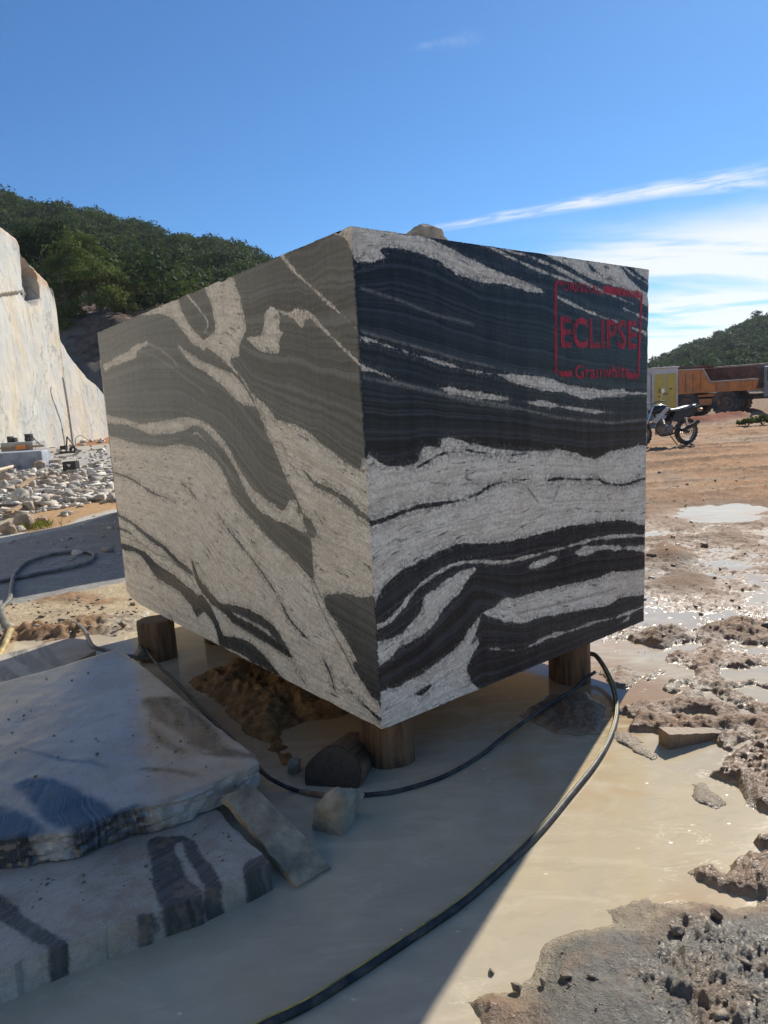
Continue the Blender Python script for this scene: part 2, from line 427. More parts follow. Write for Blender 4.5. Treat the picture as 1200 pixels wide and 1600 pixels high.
LEFT = [
    (1, Pg(z1, [(450, 255), (545, 220), (580, 290), (600, 370), (612, 430), (590, 490), (585, 545), (550, 550), (560, 582), (545, 587), (510, 545), (460, 510), (440, 490), (470, 460), (490, 430), (475, 340)])),
    (1, Pg(z1, [(205, 372), (330, 310), (360, 365), (400, 430), (440, 480), (452, 512), (400, 490), (370, 450), (330, 402), (280, 378), (240, 380)])),
    (1, S(z1, [(375, 295), (430, 360), (462, 410), (450, 450)], [6, 7, 6, 2])),
    (1, Pg(z1, [(615, 470), (660, 462), (680, 420), (683, 380), (708, 348), (727, 360), (745, 400), (740, 430), (760, 450), (745, 480), (740, 532), (710, 532), (680, 525), (640, 500)])),
    (1, Pg(z1, [(735, 363), (780, 373), (810, 353), (850, 363), (884, 397), (850, 402), (830, 434), (808, 407), (780, 387)])),
    (1, S(z1, [(880, 400), (960, 480), (1010, 530), (1095, 605)], [6, 4, 5, 5])),
    (1, S(z1, [(740, 135), (800, 210), (860, 265), (940, 340), (1000, 395), (1090, 480)], [8, 8, 6, 3, 3, 2])),
    (1, Pg(z1, [(955, 55), (1045, 10), (1060, 142), (1030, 142), (1010, 100), (985, 75)])),
    (1, Pg(z1, [(50, 575), (80, 563), (100, 545), (150, 523), (170, 503), (222, 486), (215, 502), (185, 522), (180, 547), (130, 567), (80, 582), (65, 600)])),
    (1, S(z1, [(220, 490), (270, 510), (320, 550), (345, 580)], [4, 5, 5, 1])),
    (1, S(z1, [(190, 520), (250, 540), (300, 570), (420, 660), (460, 690)], [1, 3, 2, 2, 1])),
    (1, Pg(z1, [(345, 497), (400, 538), (470, 573), (540, 598), (590, 640), (620, 690), (645, 735), (600, 727), (550, 690), (500, 640), (450, 602), (400, 577), (370, 540)])),
    (1, S(z1, [(520, 560), (580, 610), (620, 670), (660, 740), (690, 800), (720, 880), (760, 960)], [6, 7, 7, 12, 16, 18, 20])),
    (0, S(z1, [(530, 570), (600, 650), (650, 720), (690, 790)], [1, 4, 3, 2])),
    (1, Pg(z1, [(650, 705), (700, 745), (730, 790), (780, 800), (850, 830), (900, 880), (950, 920), (1000, 958), (1050, 985), (1072, 930), (1120, 930), (1130, 1475), (1060, 1482), (1000, 1465), (940, 1478), (918, 1490), (930, 1532), (970, 1590), (1000, 1650), (1060, 1760), (1140, 1930), (1150, 2100), (1000, 2100), (-60, 1700), (-60, 850), (75, 855), (130, 865), (200, 890), (280, 895), (340, 885), (400, 895), (440, 910), (490, 950), (530, 1010), (560, 1080), (600, 1140), (650, 1200), (720, 1270), (790, 1330), (850, 1392), (872, 1410), (870, 1330), (860, 1240), (835, 1165), (810, 1100), (760, 1000), (720, 900), (680, 810)])),
    (1, Pg(z1, [(40, 765), (130, 785), (200, 805), (290, 795), (370, 780), (430, 790), (480, 820), (530, 880), (560, 940), (600, 1000), (640, 1060), (700, 1110), (755, 1145), (780, 1110), (805, 1103), (818, 1150), (840, 1165), (862, 1210), (835, 1232), (780, 1200), (720, 1180), (650, 1130), (600, 1050), (560, 960), (510, 890), (460, 840), (410, 810), (370, 832), (290, 847), (220, 842), (150, 812), (40, 800)])),
    (1, S(z1, [(395, 855), (420, 843), (462, 884)], [4, 6, 2])), (1, S(z1, [(470, 890), (530, 970), (565, 1030)], [2, 4, 1])),
    (1, S(z1, [(210, 860), (280, 872), (350, 862)], [1, 2, 1])),
    (0, S(z1, [(60, 985), (150, 1015), (200, 1045), (250, 1078), (300, 1095), (335, 1112)], [6, 8, 8, 7, 4, 1])),
    (0, S(z1, [(240, 980), (262, 1015), (300, 1040)], [1, 3, 1])), (0, S(z1, [(360, 1040), (400, 1075), (420, 1110)], [2, 6, 1])),
    (0, S(z4, [(80, 45), (160, 90), (220, 140), (290, 190), (350, 250), (400, 290)], [9, 10, 16, 18, 18, 14])),
    (0, Pg(z4, [(398, 235), (430, 310), (470, 360), (510, 405), (560, 412), (620, 430), (690, 470), (730, 510), (760, 560), (795, 625), (740, 592), (690, 562), (620, 522), (560, 482), (510, 432), (470, 402), (420, 332)])),
    (1, S(z4, [(560, 445), (620, 475), (690, 515), (730, 555)], [2, 8, 8, 2])),
    (0, S(z4, [(760, 560), (800, 640), (840, 720)], [8, 5, 3])),
    (0, S(z4, [(80, 100), (150, 128), (190, 165)], [9, 11, 2])), (0, S(z4, [(80, 125), (130, 145), (180, 165)], [3, 5, 2])),
    (0, S(z4, [(190, 165), (260, 215), (330, 240), (390, 300), (420, 350)], [2, 4, 3, 5, 2])),
    (0, S(z4, [(280, 235), (320, 240), (345, 262)], [2, 4, 1])),
    (0, Pg(z4, [(80, 160), (160, 180), (220, 210), (260, 250), (320, 290), (370, 330), (420, 370), (442, 375), (480, 430), (510, 500), (530, 540), (580, 540), (640, 570), (690, 620), (740, 680), (760, 708), (700, 672), (640, 642), (590, 602), (540, 582), (510, 572), (490, 500), (450, 440), (420, 462), (390, 410), (350, 362), (300, 332), (250, 292), (200, 222), (150, 202), (80, 192)])),
    (0, S(z1, [(505, 1165), (550, 1230), (590, 1280), (640, 1340), (690, 1410), (740, 1490), (775, 1570)], [2, 5, 6, 5, 6, 6, 3])),
    (0, S(z4, [(745, 395), (765, 440), (790, 480), (850, 545)], [4, 8, 7, 2])),
    (0, S(z1, [(840, 990), (880, 1040), (950, 1072), (1010, 1110), (1060, 1160), (1125, 1198)], [2, 10, 13, 12, 11, 11])),
    (0, S(z1, [(745, 870), (765, 910), (772, 935)], [1, 4, 1])), (0, S(z1, [(770, 950), (800, 985), (820, 1010)], [1, 4, 1])),
    (0, Pg(z1, [(832, 1165), (862, 1178), (888, 1243), (858, 1243)])), (0, S(z1, [(880, 1150), (910, 1195)], [2, 5])),
    (0, S(z1, [(862, 1240), (868, 1320), (872, 1410), (905, 1485)], [5, 4, 4, 4])),
    (0, Pg(z4, [(922, 385), (960, 380), (1010, 374), (1060, 388), (1130, 382), (1130, 497), (1060, 485), (1000, 467), (962, 470), (940, 430)])),
    (0, Pg(z4, [(962, 488), (1040, 500), (1130, 514), (1130, 548), (1110, 562), (1060, 555), (1000, 530)])),
    (0, Pg(z4, [(1022, 638), (1080, 646), (1140, 655), (1140, 775), (1110, 778), (1070, 722)])),
    (0, S(z4, [(912, 625), (940, 680), (955, 740)], [3, 9, 4])),
    (0, S(z4, [(990, 720), (1060, 790), (1110, 840), (1150, 872)], [2, 5, 8, 10])),
    (0, S(z1, [(690, 530), (676, 600), (666, 660)], [3, 4, 2])), (0, S(z1, [(598, 790), (602, 840), (604, 890)], [2, 3, 2])), (0, S(z1, [(692, 910), (700, 990), (732, 1110)], [2, 3, 2])),
    (0, S(z4, [(870, 350), (900, 420), (940, 500), (1000, 610), (1040, 690)], [4, 3, 5, 4, 4])),
]
R_GUIDES = [z2([(20, 20), (1160, 195)]), z2([(20, 150), (160, 110), (340, 150), (500, 235), (740, 280), (940, 365), (1160, 440)]), z2([(20, 440), (350, 540), (570, 590), (850, 640), (1060, 660), (1160, 660)]),
            z3([(60, 150), (290, 110), (690, 108), (930, 135), (1160, 105)]), z3([(60, 385), (440, 290), (690, 212), (1160, 205)]), z3([(60, 680), (190, 570), (440, 455), (860, 385), (1160, 368)]),
            z3([(60, 790), (250, 640), (440, 525), (870, 455), (1160, 422)]), z3([(60, 940), (270, 810), (370, 700), (485, 600), (640, 640), (800, 615), (1160, 550)]), z3([(60, 1070), (430, 830), (510, 730), (660, 755), (900, 700), (1160, 635)]), z3([(60, 1220), (1160, 730)])]
L_GUIDES = [z1([(-20, 480), (1060, 10)]), z1([(-20, 600), (220, 490), (350, 500), (545, 585), (640, 720), (850, 830), (1120, 1010)]), z1([(-20, 765), (370, 780), (530, 880), (700, 1110), (850, 1200), (1120, 1330)]),
            z1([(-20, 850), (400, 895), (560, 1080), (850, 1390), (1120, 1560)]), z4([(-20, 160), (260, 250), (440, 375), (530, 540), (690, 620), (840, 720), (1150, 880)]), z4([(-20, 280), (1150, 960)])]


def smooth_loop(P, m=4):
    """closed Catmull-Rom through the outline, so bands flow instead of turning at corners"""
    P = np.asarray(P, float); n = len(P); out = []; ts = np.linspace(0, 1, m, endpoint=False)
    for i in range(n):
        p0, p1, p2, p3 = P[i - 1], P[i], P[(i + 1) % n], P[(i + 2) % n]
        if np.linalg.norm(p2 - p1) > .35: out.append(p1[None]); continue
        t = ts[:, None]; out.append(0.5 * ((2 * p1) + (-p0 + p2) * t + (2 * p0 - 5 * p1 + 4 * p2 - p3) * t * t + (-p0 + 3 * p1 - 3 * p2 + p3) * t ** 3))
    return np.vstack(out)


def vein_fields(uv, shapes, guides):
    f = np.full(len(uv), -0.5); thin = np.zeros(len(uv))
    for val, (k, pts, w) in shapes:
        if k == 's' and np.max(w) < 0.0062:      # hairline veins: a soft streak instead of a band
            wa = np.interp(np.linspace(0, 1, len(pts)), np.linspace(0, 1, len(np.atleast_1d(w))), np.atleast_1d(w))
            d = -line_sd(uv, pts, 0.0); t = np.exp(-(np.maximum(d, 0) / 0.0058) ** 2) * min(1.0, float(np.mean(wa)) / 0.0042)
            thin = np.where(t > np.abs(thin), t if val else -t, thin); continue
        lo = pts.min(0) - .12; hi = pts.max(0) + .12; m = np.nonzero((uv[:, 0] > lo[0]) & (uv[:, 0] < hi[0]) & (uv[:, 1] > lo[1]) & (uv[:, 1] < hi[1]))[0]
        if not len(m): continue
        s = poly_sd(uv[m], smooth_loop(pts)) if k == 'p' else line_sd(uv[m], catmull(pts, 4), np.interp(np.linspace(0, 1, 4 * (len(pts) - 1) + 1), np.linspace(0, 1, len(pts)), np.maximum(np.broadcast_to(w, (len(pts),)), 0.0015)))
        f[m] = np.maximum(f[m], s) if val else np.minimum(f[m], -s)
    gz = []
    for g in guides:
        o = np.argsort(g[:, 0]); gz.append(np.interp(uv[:, 0], g[o, 0], g[o, 1]))
    gz = np.array(gz)                    # guide heights, descending
    for i in range(1, len(gz)): gz[i] = np.minimum(gz[i], gz[i - 1] - 0.01)
    z = uv[:, 1]; ph = np.zeros(len(uv))
    mean = gz.mean(1)
    for i in range(len(gz) - 1):
        t = (gz[i] - z) / (gz[i] - gz[i + 1]); m = (t >= 0) & (t <= 1)
        ph[m] = mean[i] + (mean[i + 1] - mean[i]) * t[m]
    top = z > gz[0]; ph[top] = mean[0] + (z - gz[0])[top]
    bot = z < gz[-1]; ph[bot] = mean[-1] + (z - gz[-1])[bot]
    return np.clip(f, -0.11, 0.11), ph, thin


def stone_material(name, dark, light, tint, rough=0.27, spec=.5, gritamt=1.0, mud=0.0, soft=.0025, dust_sheen_col=(0.42, 0.40, 0.335)):
    m, nt, p = new_mat(name)
    co = nt.coord(); sd = nt.attr('sd'); ph = nt.attr('ph'); dust_sheen = nt.attr('dust_sheen')
    n_big = nt.noise(co, 3.2, 3, 0.6); n_mid = nt.noise(co, 12, 6, 0.72); n_fine = nt.noise(co, 75, 3, 0.72)
    rag = nt.math('ADD', nt.math('MULTIPLY', nt.math('SUBTRACT', n_mid, 0.5), 0.058), nt.math('MULTIPLY', nt.math('SUBTRACT', n_fine, 0.5), 0.024))
    edge = nt.math('ADD', nt.math('ADD', sd, nt.math('MULTIPLY', nt.math('SUBTRACT', nt.noise(co, 5.0, 3, .5), .5), .02)), nt.math('MULTIPLY', rag, nt.ss(nt.math('ABSOLUTE', sd), 0.0, 0.012, 0.6, 1.0)))
    mask = nt.ss(edge, -soft, soft)
    # strata
    wph = nt.math('ADD', ph, nt.math('MULTIPLY', nt.math('SUBTRACT', n_big, 0.5), 0.05))
    wph = nt.math('ADD', wph, nt.math('MULTIPLY', nt.math('SUBTRACT', n_mid, 0.5), 0.008))
    s1 = nt.noise(None, 24, 3, 0.6, dim='1D', w=wph); s2 = nt.noise(None, 85, 3, 0.65, dim='1D', w=wph)
    strat = nt.math('ADD', nt.math('MULTIPLY', s1, 0.5), nt.math('MULTIPLY', s2, 0.5))
    dcol = nt.mix(nt.ss(strat, 0.40, 0.66), tuple(x * .6 for x in dark), tuple(x * 3.0 for x in dark))
    line = nt.math('MULTIPLY', nt.ss(s2, 0.66, 0.74), nt.ss(n_big, 0.45, 0.65))
    dcol = nt.mix(nt.math('MULTIPLY', line, 0.55), dcol, tuple(x * 6 for x in dark))
    # light stone: grains, flecks, wispy streaks that follow the strata
    cb = nt.node('ShaderNodeCombineXYZ'); nt.set(cb.inputs[0], nt.math('MULTIPLY', wph, 55)); sx = nt.node('ShaderNodeSeparateXYZ'); nt.l.new(co, sx.inputs[0])
    nt.set(cb.inputs[1], nt.math('MULTIPLY', sx.outputs[0], 11)); nt.set(cb.inputs[2], nt.math('MULTIPLY', sx.outputs[1], 11))
    wisp = nt.noise(cb.outputs[0], 1.0, 4, 0.7, 0.5)
    lcol = nt.mix(nt.ss(n_big, 0.35, 0.65), light, tint)
    cloud = nt.noise(nt.mapping(co, (1, 1, 1.7)), 6.5, 4, 0.7, 1.0)
    lcol = nt.mix(nt.math('MULTIPLY', nt.ss(cloud, 0.48, 0.64), 0.5), lcol, tuple(x * k for x, k in zip(light, (.66, .62, .56))))
    lcol = nt.mix(nt.math('MULTIPLY', nt.ss(n_mid, 0.54, 0.66), 0.45), lcol, tuple(min(1, x * 1.22) for x in light))
    lcol = nt.mix(nt.math('MULTIPLY', nt.ss(s2, 0.49, 0.58), nt.math('MULTIPLY', nt.ss(cloud, .40, .56), .6 * gritamt)), lcol, tuple(x * k for x, k in zip(light, (.56, .53, .48))))
    lcol = nt.mix(nt.math('MULTIPLY', nt.ss(s1, 0.52, 0.62), nt.math('MULTIPLY', nt.ss(n_mid, .36, .56), .55 * gritamt)), lcol, tuple(x * k for x, k in zip(light, (.62, .57, .50))))
    grit = nt.noise(co, 46, 4, 0.8)
    lcol = nt.mix(nt.math('MULTIPLY', nt.ss(grit, 0.56, 0.63), 0.5 * gritamt), lcol, tuple(x * 0.42 for x in light))
    lcol = nt.mix(nt.math('MULTIPLY', nt.ss(n_fine, 0.46, 0.66), 0.7 * gritamt), lcol, tuple(x * 0.48 for x in light))
    lcol = nt.mix(nt.math('MULTIPLY', nt.ss(nt.noise(co, 190, 3, 0.7), 0.5, 0.68), 0.45), lcol, tuple(min(1, x * 1.5) for x in light))
    lcol = nt.mix(nt.math('MULTIPLY', nt.ss(wisp, 0.50, 0.66), 0.45 * (.05 + .95 * gritamt)), lcol, tuple(x * 0.42 for x in light))
    fleck = nt.math('MULTIPLY', nt.ss(wisp, 0.595, 0.64), nt.ss(nt.noise(co, 5.5, 4, 0.6), 0.44, 0.56))
    lcol = nt.mix(nt.math('MULTIPLY', fleck, .1 + .65 * gritamt), lcol, tuple(x * 1.6 for x in dark))
    # pale rim next to a dark band, dark grains scattered near it
    rim = nt.math('MULTIPLY', nt.ss(edge, 0.045, 0.0), nt.ss(nt.noise(co, 60, 3, .8), 0.47, 0.56))
    lcol = nt.mix(nt.math('MULTIPLY', rim, 0.62 * gritamt), lcol, tuple(x * 3 for x in dark))
    grain = nt.math('MULTIPLY', nt.ss(edge, -0.04, -0.002), nt.ss(nt.noise(co, 85, 3, .8), .55, .62)); dcol = nt.mix(nt.math('MULTIPLY', grain, .30 * gritamt), dcol, tuple(x * .6 for x in light))
    col = nt.mix(mask, dcol, lcol)
    th = nt.attr('thin'); brk = nt.ss(nt.math('ADD', n_fine, nt.math('MULTIPLY', n_mid, .6)), .62, .88)
    col = nt.mix(nt.math('MULTIPLY', nt.math('MAXIMUM', th, 0.0), nt.mixf(brk, .06, .62)), col, tuple(x * .8 for x in light))
    col = nt.mix(nt.math('MULTIPLY', nt.math('MAXIMUM', nt.math('MULTIPLY', th, -1.0), 0.0), nt.mixf(brk, .3, .95)), col, tuple(x * 1.8 for x in dark))
    # sawing dust film; the same mix carries the left face's painted sky sheen
    saw = nt.noise(nt.mapping(co, (40, 40, 0.8)), 1.0, 2, 0.6)
    col = nt.mix(nt.math('MULTIPLY', nt.math('MULTIPLY', nt.math('MULTIPLY', dust_sheen, nt.mixf(mask, 1.0, .25)), nt.mixf(saw, 0.7, 1.25)), nt.mixf(nt.ss(strat, .35, .68), .72, 1.35)), col, dust_sheen_col)
    if mud: col = nt.mix(nt.math('MULTIPLY', nt.ss(nt.math('ADD', n_mid, nt.math('MULTIPLY', nt.math('SUBTRACT', n_big, .5), .8)), .52, .68), mud), col, (0.30, 0.215, 0.13))
    nt.set(p.inputs['Base Color'], col)
    r = nt.math('ADD', nt.mixf(mask, rough, rough + 0.14), nt.math('MULTIPLY', nt.math('SUBTRACT', n_mid, 0.5), 0.16))
    nt.set(p.inputs['Roughness'], r); p.inputs['Specular IOR Level'].default_value = spec
    bh = nt.math('ADD', nt.math('MULTIPLY', saw, 0.6), nt.math('MULTIPLY', n_fine, 0.5))
    nt.set(p.inputs['Normal'], nt.bump(bh, 0.07, 0.004))
    return m


M_BLOCK = stone_material('banded_granite', (0.010, 0.0125, 0.018), (0.86, 0.785, 0.685), (0.86, 0.745, 0.62), spec=.22)


def build_block():
    step = 0.0066
    nrow = int((ZT - Z0) / step) + 1
    # left face: columns from the near edge towards the far left end; a broken-off lower corner
    ch = [face_uv(x, y, DL) for x, y in ((189, 905), (196, 920), (206, 934), (221, 946))]
    chu = [c[0] for c in ch][::-1]; chz = [c[1] for c in ch][::-1]
    L_END = LEN_L
    us = np.arange(0, L_END, step); us = np.append(us, L_END)
    zb = np.interp(us, [0] + chu, [Z0] + [max(Z0, z) for z in chz]); zb[us < chu[0]] = Z0
    zb = np.where(us > chu[-1], chz[-1], zb)
    t = np.linspace(0, 1, nrow)
    U = np.repeat(us[:, None], nrow, 1); Z = zb[:, None] + (ZT - zb)[:, None] * t[None]
    # wear on the vertical near edge and chips along arrises
    nl = np.cross(DL, [0, 0, 1.0]); nl = -nl if nl @ (EYE - D0) < 0 else nl
    nr = np.cross(DR, [0, 0, 1.0]); nr = -nr if nr @ (EYE - D0) < 0 else nr
    wear = 0.0055 * np.clip(fbm(Z[0] * 9, Z[0] * 0 + 3, 5, 0.6) * 1.6 + 0.35, 0, 2) + 0.012 * np.exp(-((Z[0] - face_uv(570, 600, DL)[1]) / 0.05) ** 2)
    uvl = np.stack([U.ravel(), Z.ravel()], 1); sdl, phl, thl = vein_fields(uvl, LEFT, L_GUIDES)
    PL = D0[None, :] * [1, 1, 0] + uvl[:, :1] * DL + np.stack([0 * uvl[:, 0], 0 * uvl[:, 0], uvl[:, 1]], 1)
    PL[:nrow] -= (nl + nr) / np.linalg.norm(nl + nr) * wear[:, None]
    # top arris slightly uneven, chipped corners
    PL = PL.reshape(len(us), nrow, 3)
    zr_ = Z0 + (ZT - Z0) * t
    chip_v = .016 * np.clip(fbm(zr_ * 7, zr_ * 0 + 41, 5, .6) - .10, 0, 1) + .02 * np.clip(fbm(zr_ * 19, zr_ * 0 + 4, 3, .6) - .25, 0, 1)
    for k in range(1, 6): PL[k] -= nl * np.clip(chip_v - us[k] * .7, 0, 1)[:, None]
    PL[0] -= (nl + nr) * (chip_v * .8)[:, None]
    PL[:, -1, 2] += 0.005 * fbm(us * 8, us * 0, 5, .6) - 0.002 - .03 * np.clip(fbm(us * 9, us * 0 + 11, 4) - .3, 0, 1); PL[1:, 0, 2] += .012 * np.clip(fbm(us[1:] * 9, us[1:] * 0 + 19, 5, .6), 0, 1)
    # right face
    vs = np.linspace(0, 1, int(LEN_R / step) + 1)
    end = LEN_RB + (LEN_R - LEN_RB) * t + 0.009 * fbm(t * 14, t * 0 + 8, 6, 0.65) - .012 * np.clip(fbm(t * 22, t * 0 + 31, 3) - .28, 0, 1) * 2 - 0.012 * np.exp(-((t - 0.93) / 0.012) ** 2)
    UR = vs[:, None] * end[None]; ZR = np.repeat((Z0 + (ZT - Z0) * t)[None], len(vs), 0)
    uvr = np.stack([UR.ravel(), ZR.ravel()], 1); sdr, phr, thr = vein_fields(uvr, RIGHT, R_GUIDES)
    PR = (D0[None, :] * [1, 1, 0] + uvr[:, :1] * DR + np.stack([0 * uvr[:, 0], 0 * uvr[:, 0], uvr[:, 1]], 1)).reshape(len(vs), nrow, 3)
    PR[:, -1, 2] += 0.005 * fbm(vs * 16, vs * 0 + 4, 5, .6) - 0.002 - .03 * np.clip(fbm(vs * 18, vs * 0 + 13, 4) - .3, 0, 1); PR[1:, 0, 2] += .012 * np.clip(fbm(vs[1:] * 18, vs[1:] * 0 + 23, 5, .6), 0, 1)
    for k in range(1, 6): PR[k] -= nr * np.clip(chip_v - UR[k] * .7, 0, 1)[:, None]
    for G, cu in ((PL, .032 * np.clip(fbm(us * 6, us * 0 + 77, 5, .6) - .12, 0, 1)), (PR, .032 * np.clip(fbm(vs * 12, vs * 0 + 57, 5, .6) - .12, 0, 1))):
        for k in range(1, 6): G[1:, -k, 2] -= np.clip(cu[1:] - (k - 1) * step * .8, 0, 1)
    PR[0] = PL[0]
    # back faces (plain sawn), as strips of the same row count, coarse columns
    C = PR[-1]; B = PL[-1]
    n3 = 40
    K = B + (C - PL[0]) * np.array([1, 1, 0])
    F3 = PL[np.linspace(0, len(us) - 1, n3).astype(int)] + ((C - PL[0]) * np.array([1, 1, 0]))[None]
    F4 = np.stack([K + (B - K) * s for s in np.linspace(0, 1, n3)])
    V = [PL.reshape(-1, 3), PR.reshape(-1, 3), F3.reshape(-1, 3), F4.reshape(-1, 3)]
    Q = [grid_quads(len(us), nrow), grid_quads(len(vs), nrow, PL.size // 3)[:, ::-1], grid_quads(n3, nrow, (PL.size + PR.size) // 3)[:, ::-1], grid_quads(n3, nrow, (PL.size + PR.size + F3.size) // 3)[:, ::-1]]
    sd3 = 0.12 * fbm(F3[..., 2].ravel() * 2.4 + F3[..., 0].ravel() * .5, F3[..., 1].ravel() * .7, 4); sd4 = 0.12 * fbm(F4[..., 2].ravel() * 2.4 + F4[..., 0].ravel() * .5, F4[..., 1].ravel() * .7, 4)
    SD = [sdl, sdr, sd3, sd4]; PH = [phl, phr, F3[..., 2].ravel(), F4[..., 2].ravel()]
    DU = [(0.10 + .26 * sstep(uvl[:, 1] + .22 * fbm(uvl[:, 0] * 1.1, uvl[:, 1] * 1.1 + 5, 4) - .18 * uvl[:, 0], .30, 1.05)) * (0.85 + 0.5 * fbm(uvl[:, 0] * 1.3, uvl[:, 1] * 1.3, 4) * 0.6), np.clip(.03 + .05 * fbm(uvr[:, 0] * 14, uvr[:, 1] * .9, 4, .6), 0, .12), np.full(len(sd3), .1), np.full(len(sd4), .1)]  # left: dust film, upper part paler to paint in grazing sky reflection
    # top and bottom as rings bridged in rows along the left direction
    off = sum(len(a) for a in V); nn = 60
    for row, flip in ((-1, False), (0, True)):
        ta = PL[np.linspace(0, len(us) - 1, nn).astype(int), row]; tb = ta + (C[row] - PL[0][row]) * np.array([1, 1, 0])
        if row == 0:
            ta = ta.copy(); tb = tb.copy()
        g = np.stack([ta + (tb - ta) * s for s in np.linspace(0, 1, nn)], 1)
        V.append(g.reshape(-1, 3)); q = grid_quads(nn, nn, off); Q.append(q if flip else q[:, ::-1]); off += nn * nn
        gx = g.reshape(-1, 3); SD.append(0.12 * fbm(gx[:, 0] * 1.4, gx[:, 1] * 1.4, 4) + .05); PH.append(gx[:, 0] + gx[:, 1] * .3); DU.append(np.full(nn * nn, .3))
    me = np_mesh('stone_block', np.vstack(V), np.vstack(Q))
    o = link_mesh('stone_block', me, M_BLOCK, None, False, {'sd': np.concatenate(SD), 'ph': np.concatenate(PH), 'dust_sheen': np.concatenate(DU), 'thin': np.concatenate([thl, thr, np.zeros(sum(len(a) for a in SD[2:]))])})
    bm = bmesh.new(); bm.from_mesh(me); bmesh.ops.remove_doubles(bm, verts=bm.verts, dist=0.0008); bmesh.ops.recalc_face_normals(bm, faces=bm.faces); bm.to_mesh(me); bm.free()
    tag(o, 'huge sawn black and white banded stone block with red stencil, propped on log stumps', 'stone block')
    return o, nr


BLOCK, NR = build_block()


# ------------------------------------------------------------------ red stencil on the right face
def red_paint(name, alpha, lo, hi):
    m, nt, p = new_mat(name); co = nt.coord()
    nt.set(p.inputs['Base Color'], nt.mix(nt.noise(co, 30, 4), (0.36, 0.010, 0.030), (0.62, 0.035, 0.075)))
    p.inputs['Roughness'].default_value = 0.6
    n = nt.noise(nt.mapping(co, (9, 9, 3.0)), 1.0, 6, 0.7); n2 = nt.noise(nt.mapping(co, (70, 70, 14)), 1.0, 4, 0.7)
    a = nt.math('MULTIPLY', nt.ss(nt.math('ADD', nt.math('MULTIPLY', n, 0.62), nt.math('MULTIPLY', n2, 0.38)), lo, hi), alpha)
    nt.set(p.inputs['Alpha'], a); return m


def face_matrix(u, z, off):
    o = D0 * [1, 1, 0] + DR * u + NR * off; return Matrix(((DR[0], 0, NR[0], o[0]), (DR[1], 0, NR[1], o[1]), (0, 1, NR[2], z), (0, 0, 0, 1)))


def text_mesh(txt, u0, z0, u1, z1_, off, mat, name, bold=0.02, slant=0.0):
    cu = bpy.data.curves.new('txt', 'FONT'); cu.body = txt; cu.size = 1; cu.offset = bold; cu.space_character = 1.06; cu.resolution_u = 3
    ob = bpy.data.objects.new('txt', cu); COL.objects.link(ob); bpy.context.view_layer.update()
    me = bpy.data.meshes.new_from_object(ob.evaluated_get(bpy.context.evaluated_depsgraph_get())); bpy.data.objects.remove(ob); bpy.data.curves.remove(cu)
    n = len(me.vertices); co = np.empty(n * 3, np.float32); me.vertices.foreach_get('co', co); co = co.reshape(-1, 3)
    mn, mx = co.min(0), co.max(0); x = (co[:, 0] - mn[0]) / (mx[0] - mn[0]); y = (co[:, 1] - mn[1]) / (mx[1] - mn[1])
    Mx = np.array(face_matrix(0, 0, off)); P = np.stack([u0 + (u1 - u0) * x, z0 + (z1_ - z0) * y + slant * x, 0 * x, np.ones(n)], 1) @ Mx.T
    me.vertices.foreach_set('co', P[:, :3].astype(np.float32).ravel()); me.update(); me.name = name
    return link_mesh(name, me, mat, BLOCK)


def build_stencil():
    solid = red_paint('red_spray_paint', 0.9, 0.34, 0.58); mist = red_paint('red_overspray', 0.40, 0.38, 0.60)
    q = lambda x, y: face_uv(x, y, DR)
    tl, tr, br, bl = q(868, 441), q(1002, 461), q(997, 588), q(868, 584)
    for (off, grow, mat, nm) in ((0.0016, 0.0, solid, 'stencil_frame'), (0.0009, 0.010, mist, 'stencil_overspray')):
        w = 0.019 + grow

        def bar(a, b, w=w):
            a = np.array(a); b = np.array(b); d = (b - a) / np.linalg.norm(b - a); n = np.array([-d[1], d[0]]) * w / 2
            k = 14; vs = []
            for i in range(k + 1):
                p = a + (b - a) * i / k
                wob = 1 + 0.22 * math.sin(i * 2.1 + a[0] * 9)
                for s in (-1, 1):
                    pt = p + n * s * wob; vs.append(D0 * [1, 1, 0] + DR * pt[0] + NR * off + np.array([0, 0, pt[1]]))
            MB().add(vs, [(2 * i, 2 * i + 1, 2 * i + 3, 2 * i + 2) for i in range(k)]).build(nm, mat, BLOCK)
        bar(tl, bl); bar(tr, br); mid = tl + (tr - tl) * 0.52
        bar(tl, tl + (tr - tl) * 0.08, w * 0.8); bar(mid, tr + (tr - tl) * 0.02, w * 1.7)
        bar(bl + (br - bl) * 0.03, bl + (br - bl) * 0.18, w * 1.25); bar(bl + (br - bl) * 0.86, br, w * 1.4)
        e0, e1 = q(877, 543), q(992, 497)
        zb, zt = q(877, 544)[1], q(877, 494)[1]
        text_mesh('ECLIPSE', q(876, 540)[0], zb, q(994, 540)[0], zt, off + 0.0004, mat, 'stencil_lettering', 0.022 + grow * 1.0)
        text_mesh('Granwhite', q(898, 588)[0], q(898, 592)[1], q(984, 588)[0], q(898, 570)[1], off + 0.0003, mat, 'stencil_lettering', 0.015 + grow * 1.4)
        text_mesh('ORIGINAL', q(879, 445)[0], q(880, 453)[1] - 0.004, q(938, 450)[0], q(880, 438)[1] - 0.004, off + 0.0003, mat, 'stencil_lettering', 0.03 + grow * 1.2, slant=0.0)


build_stencil()
#PART3

# ------------------------------------------------------------------ terrain
def gp(pts, z=0.0): return np.array([gnd(x, y, z)[:2] for x, y in pts])


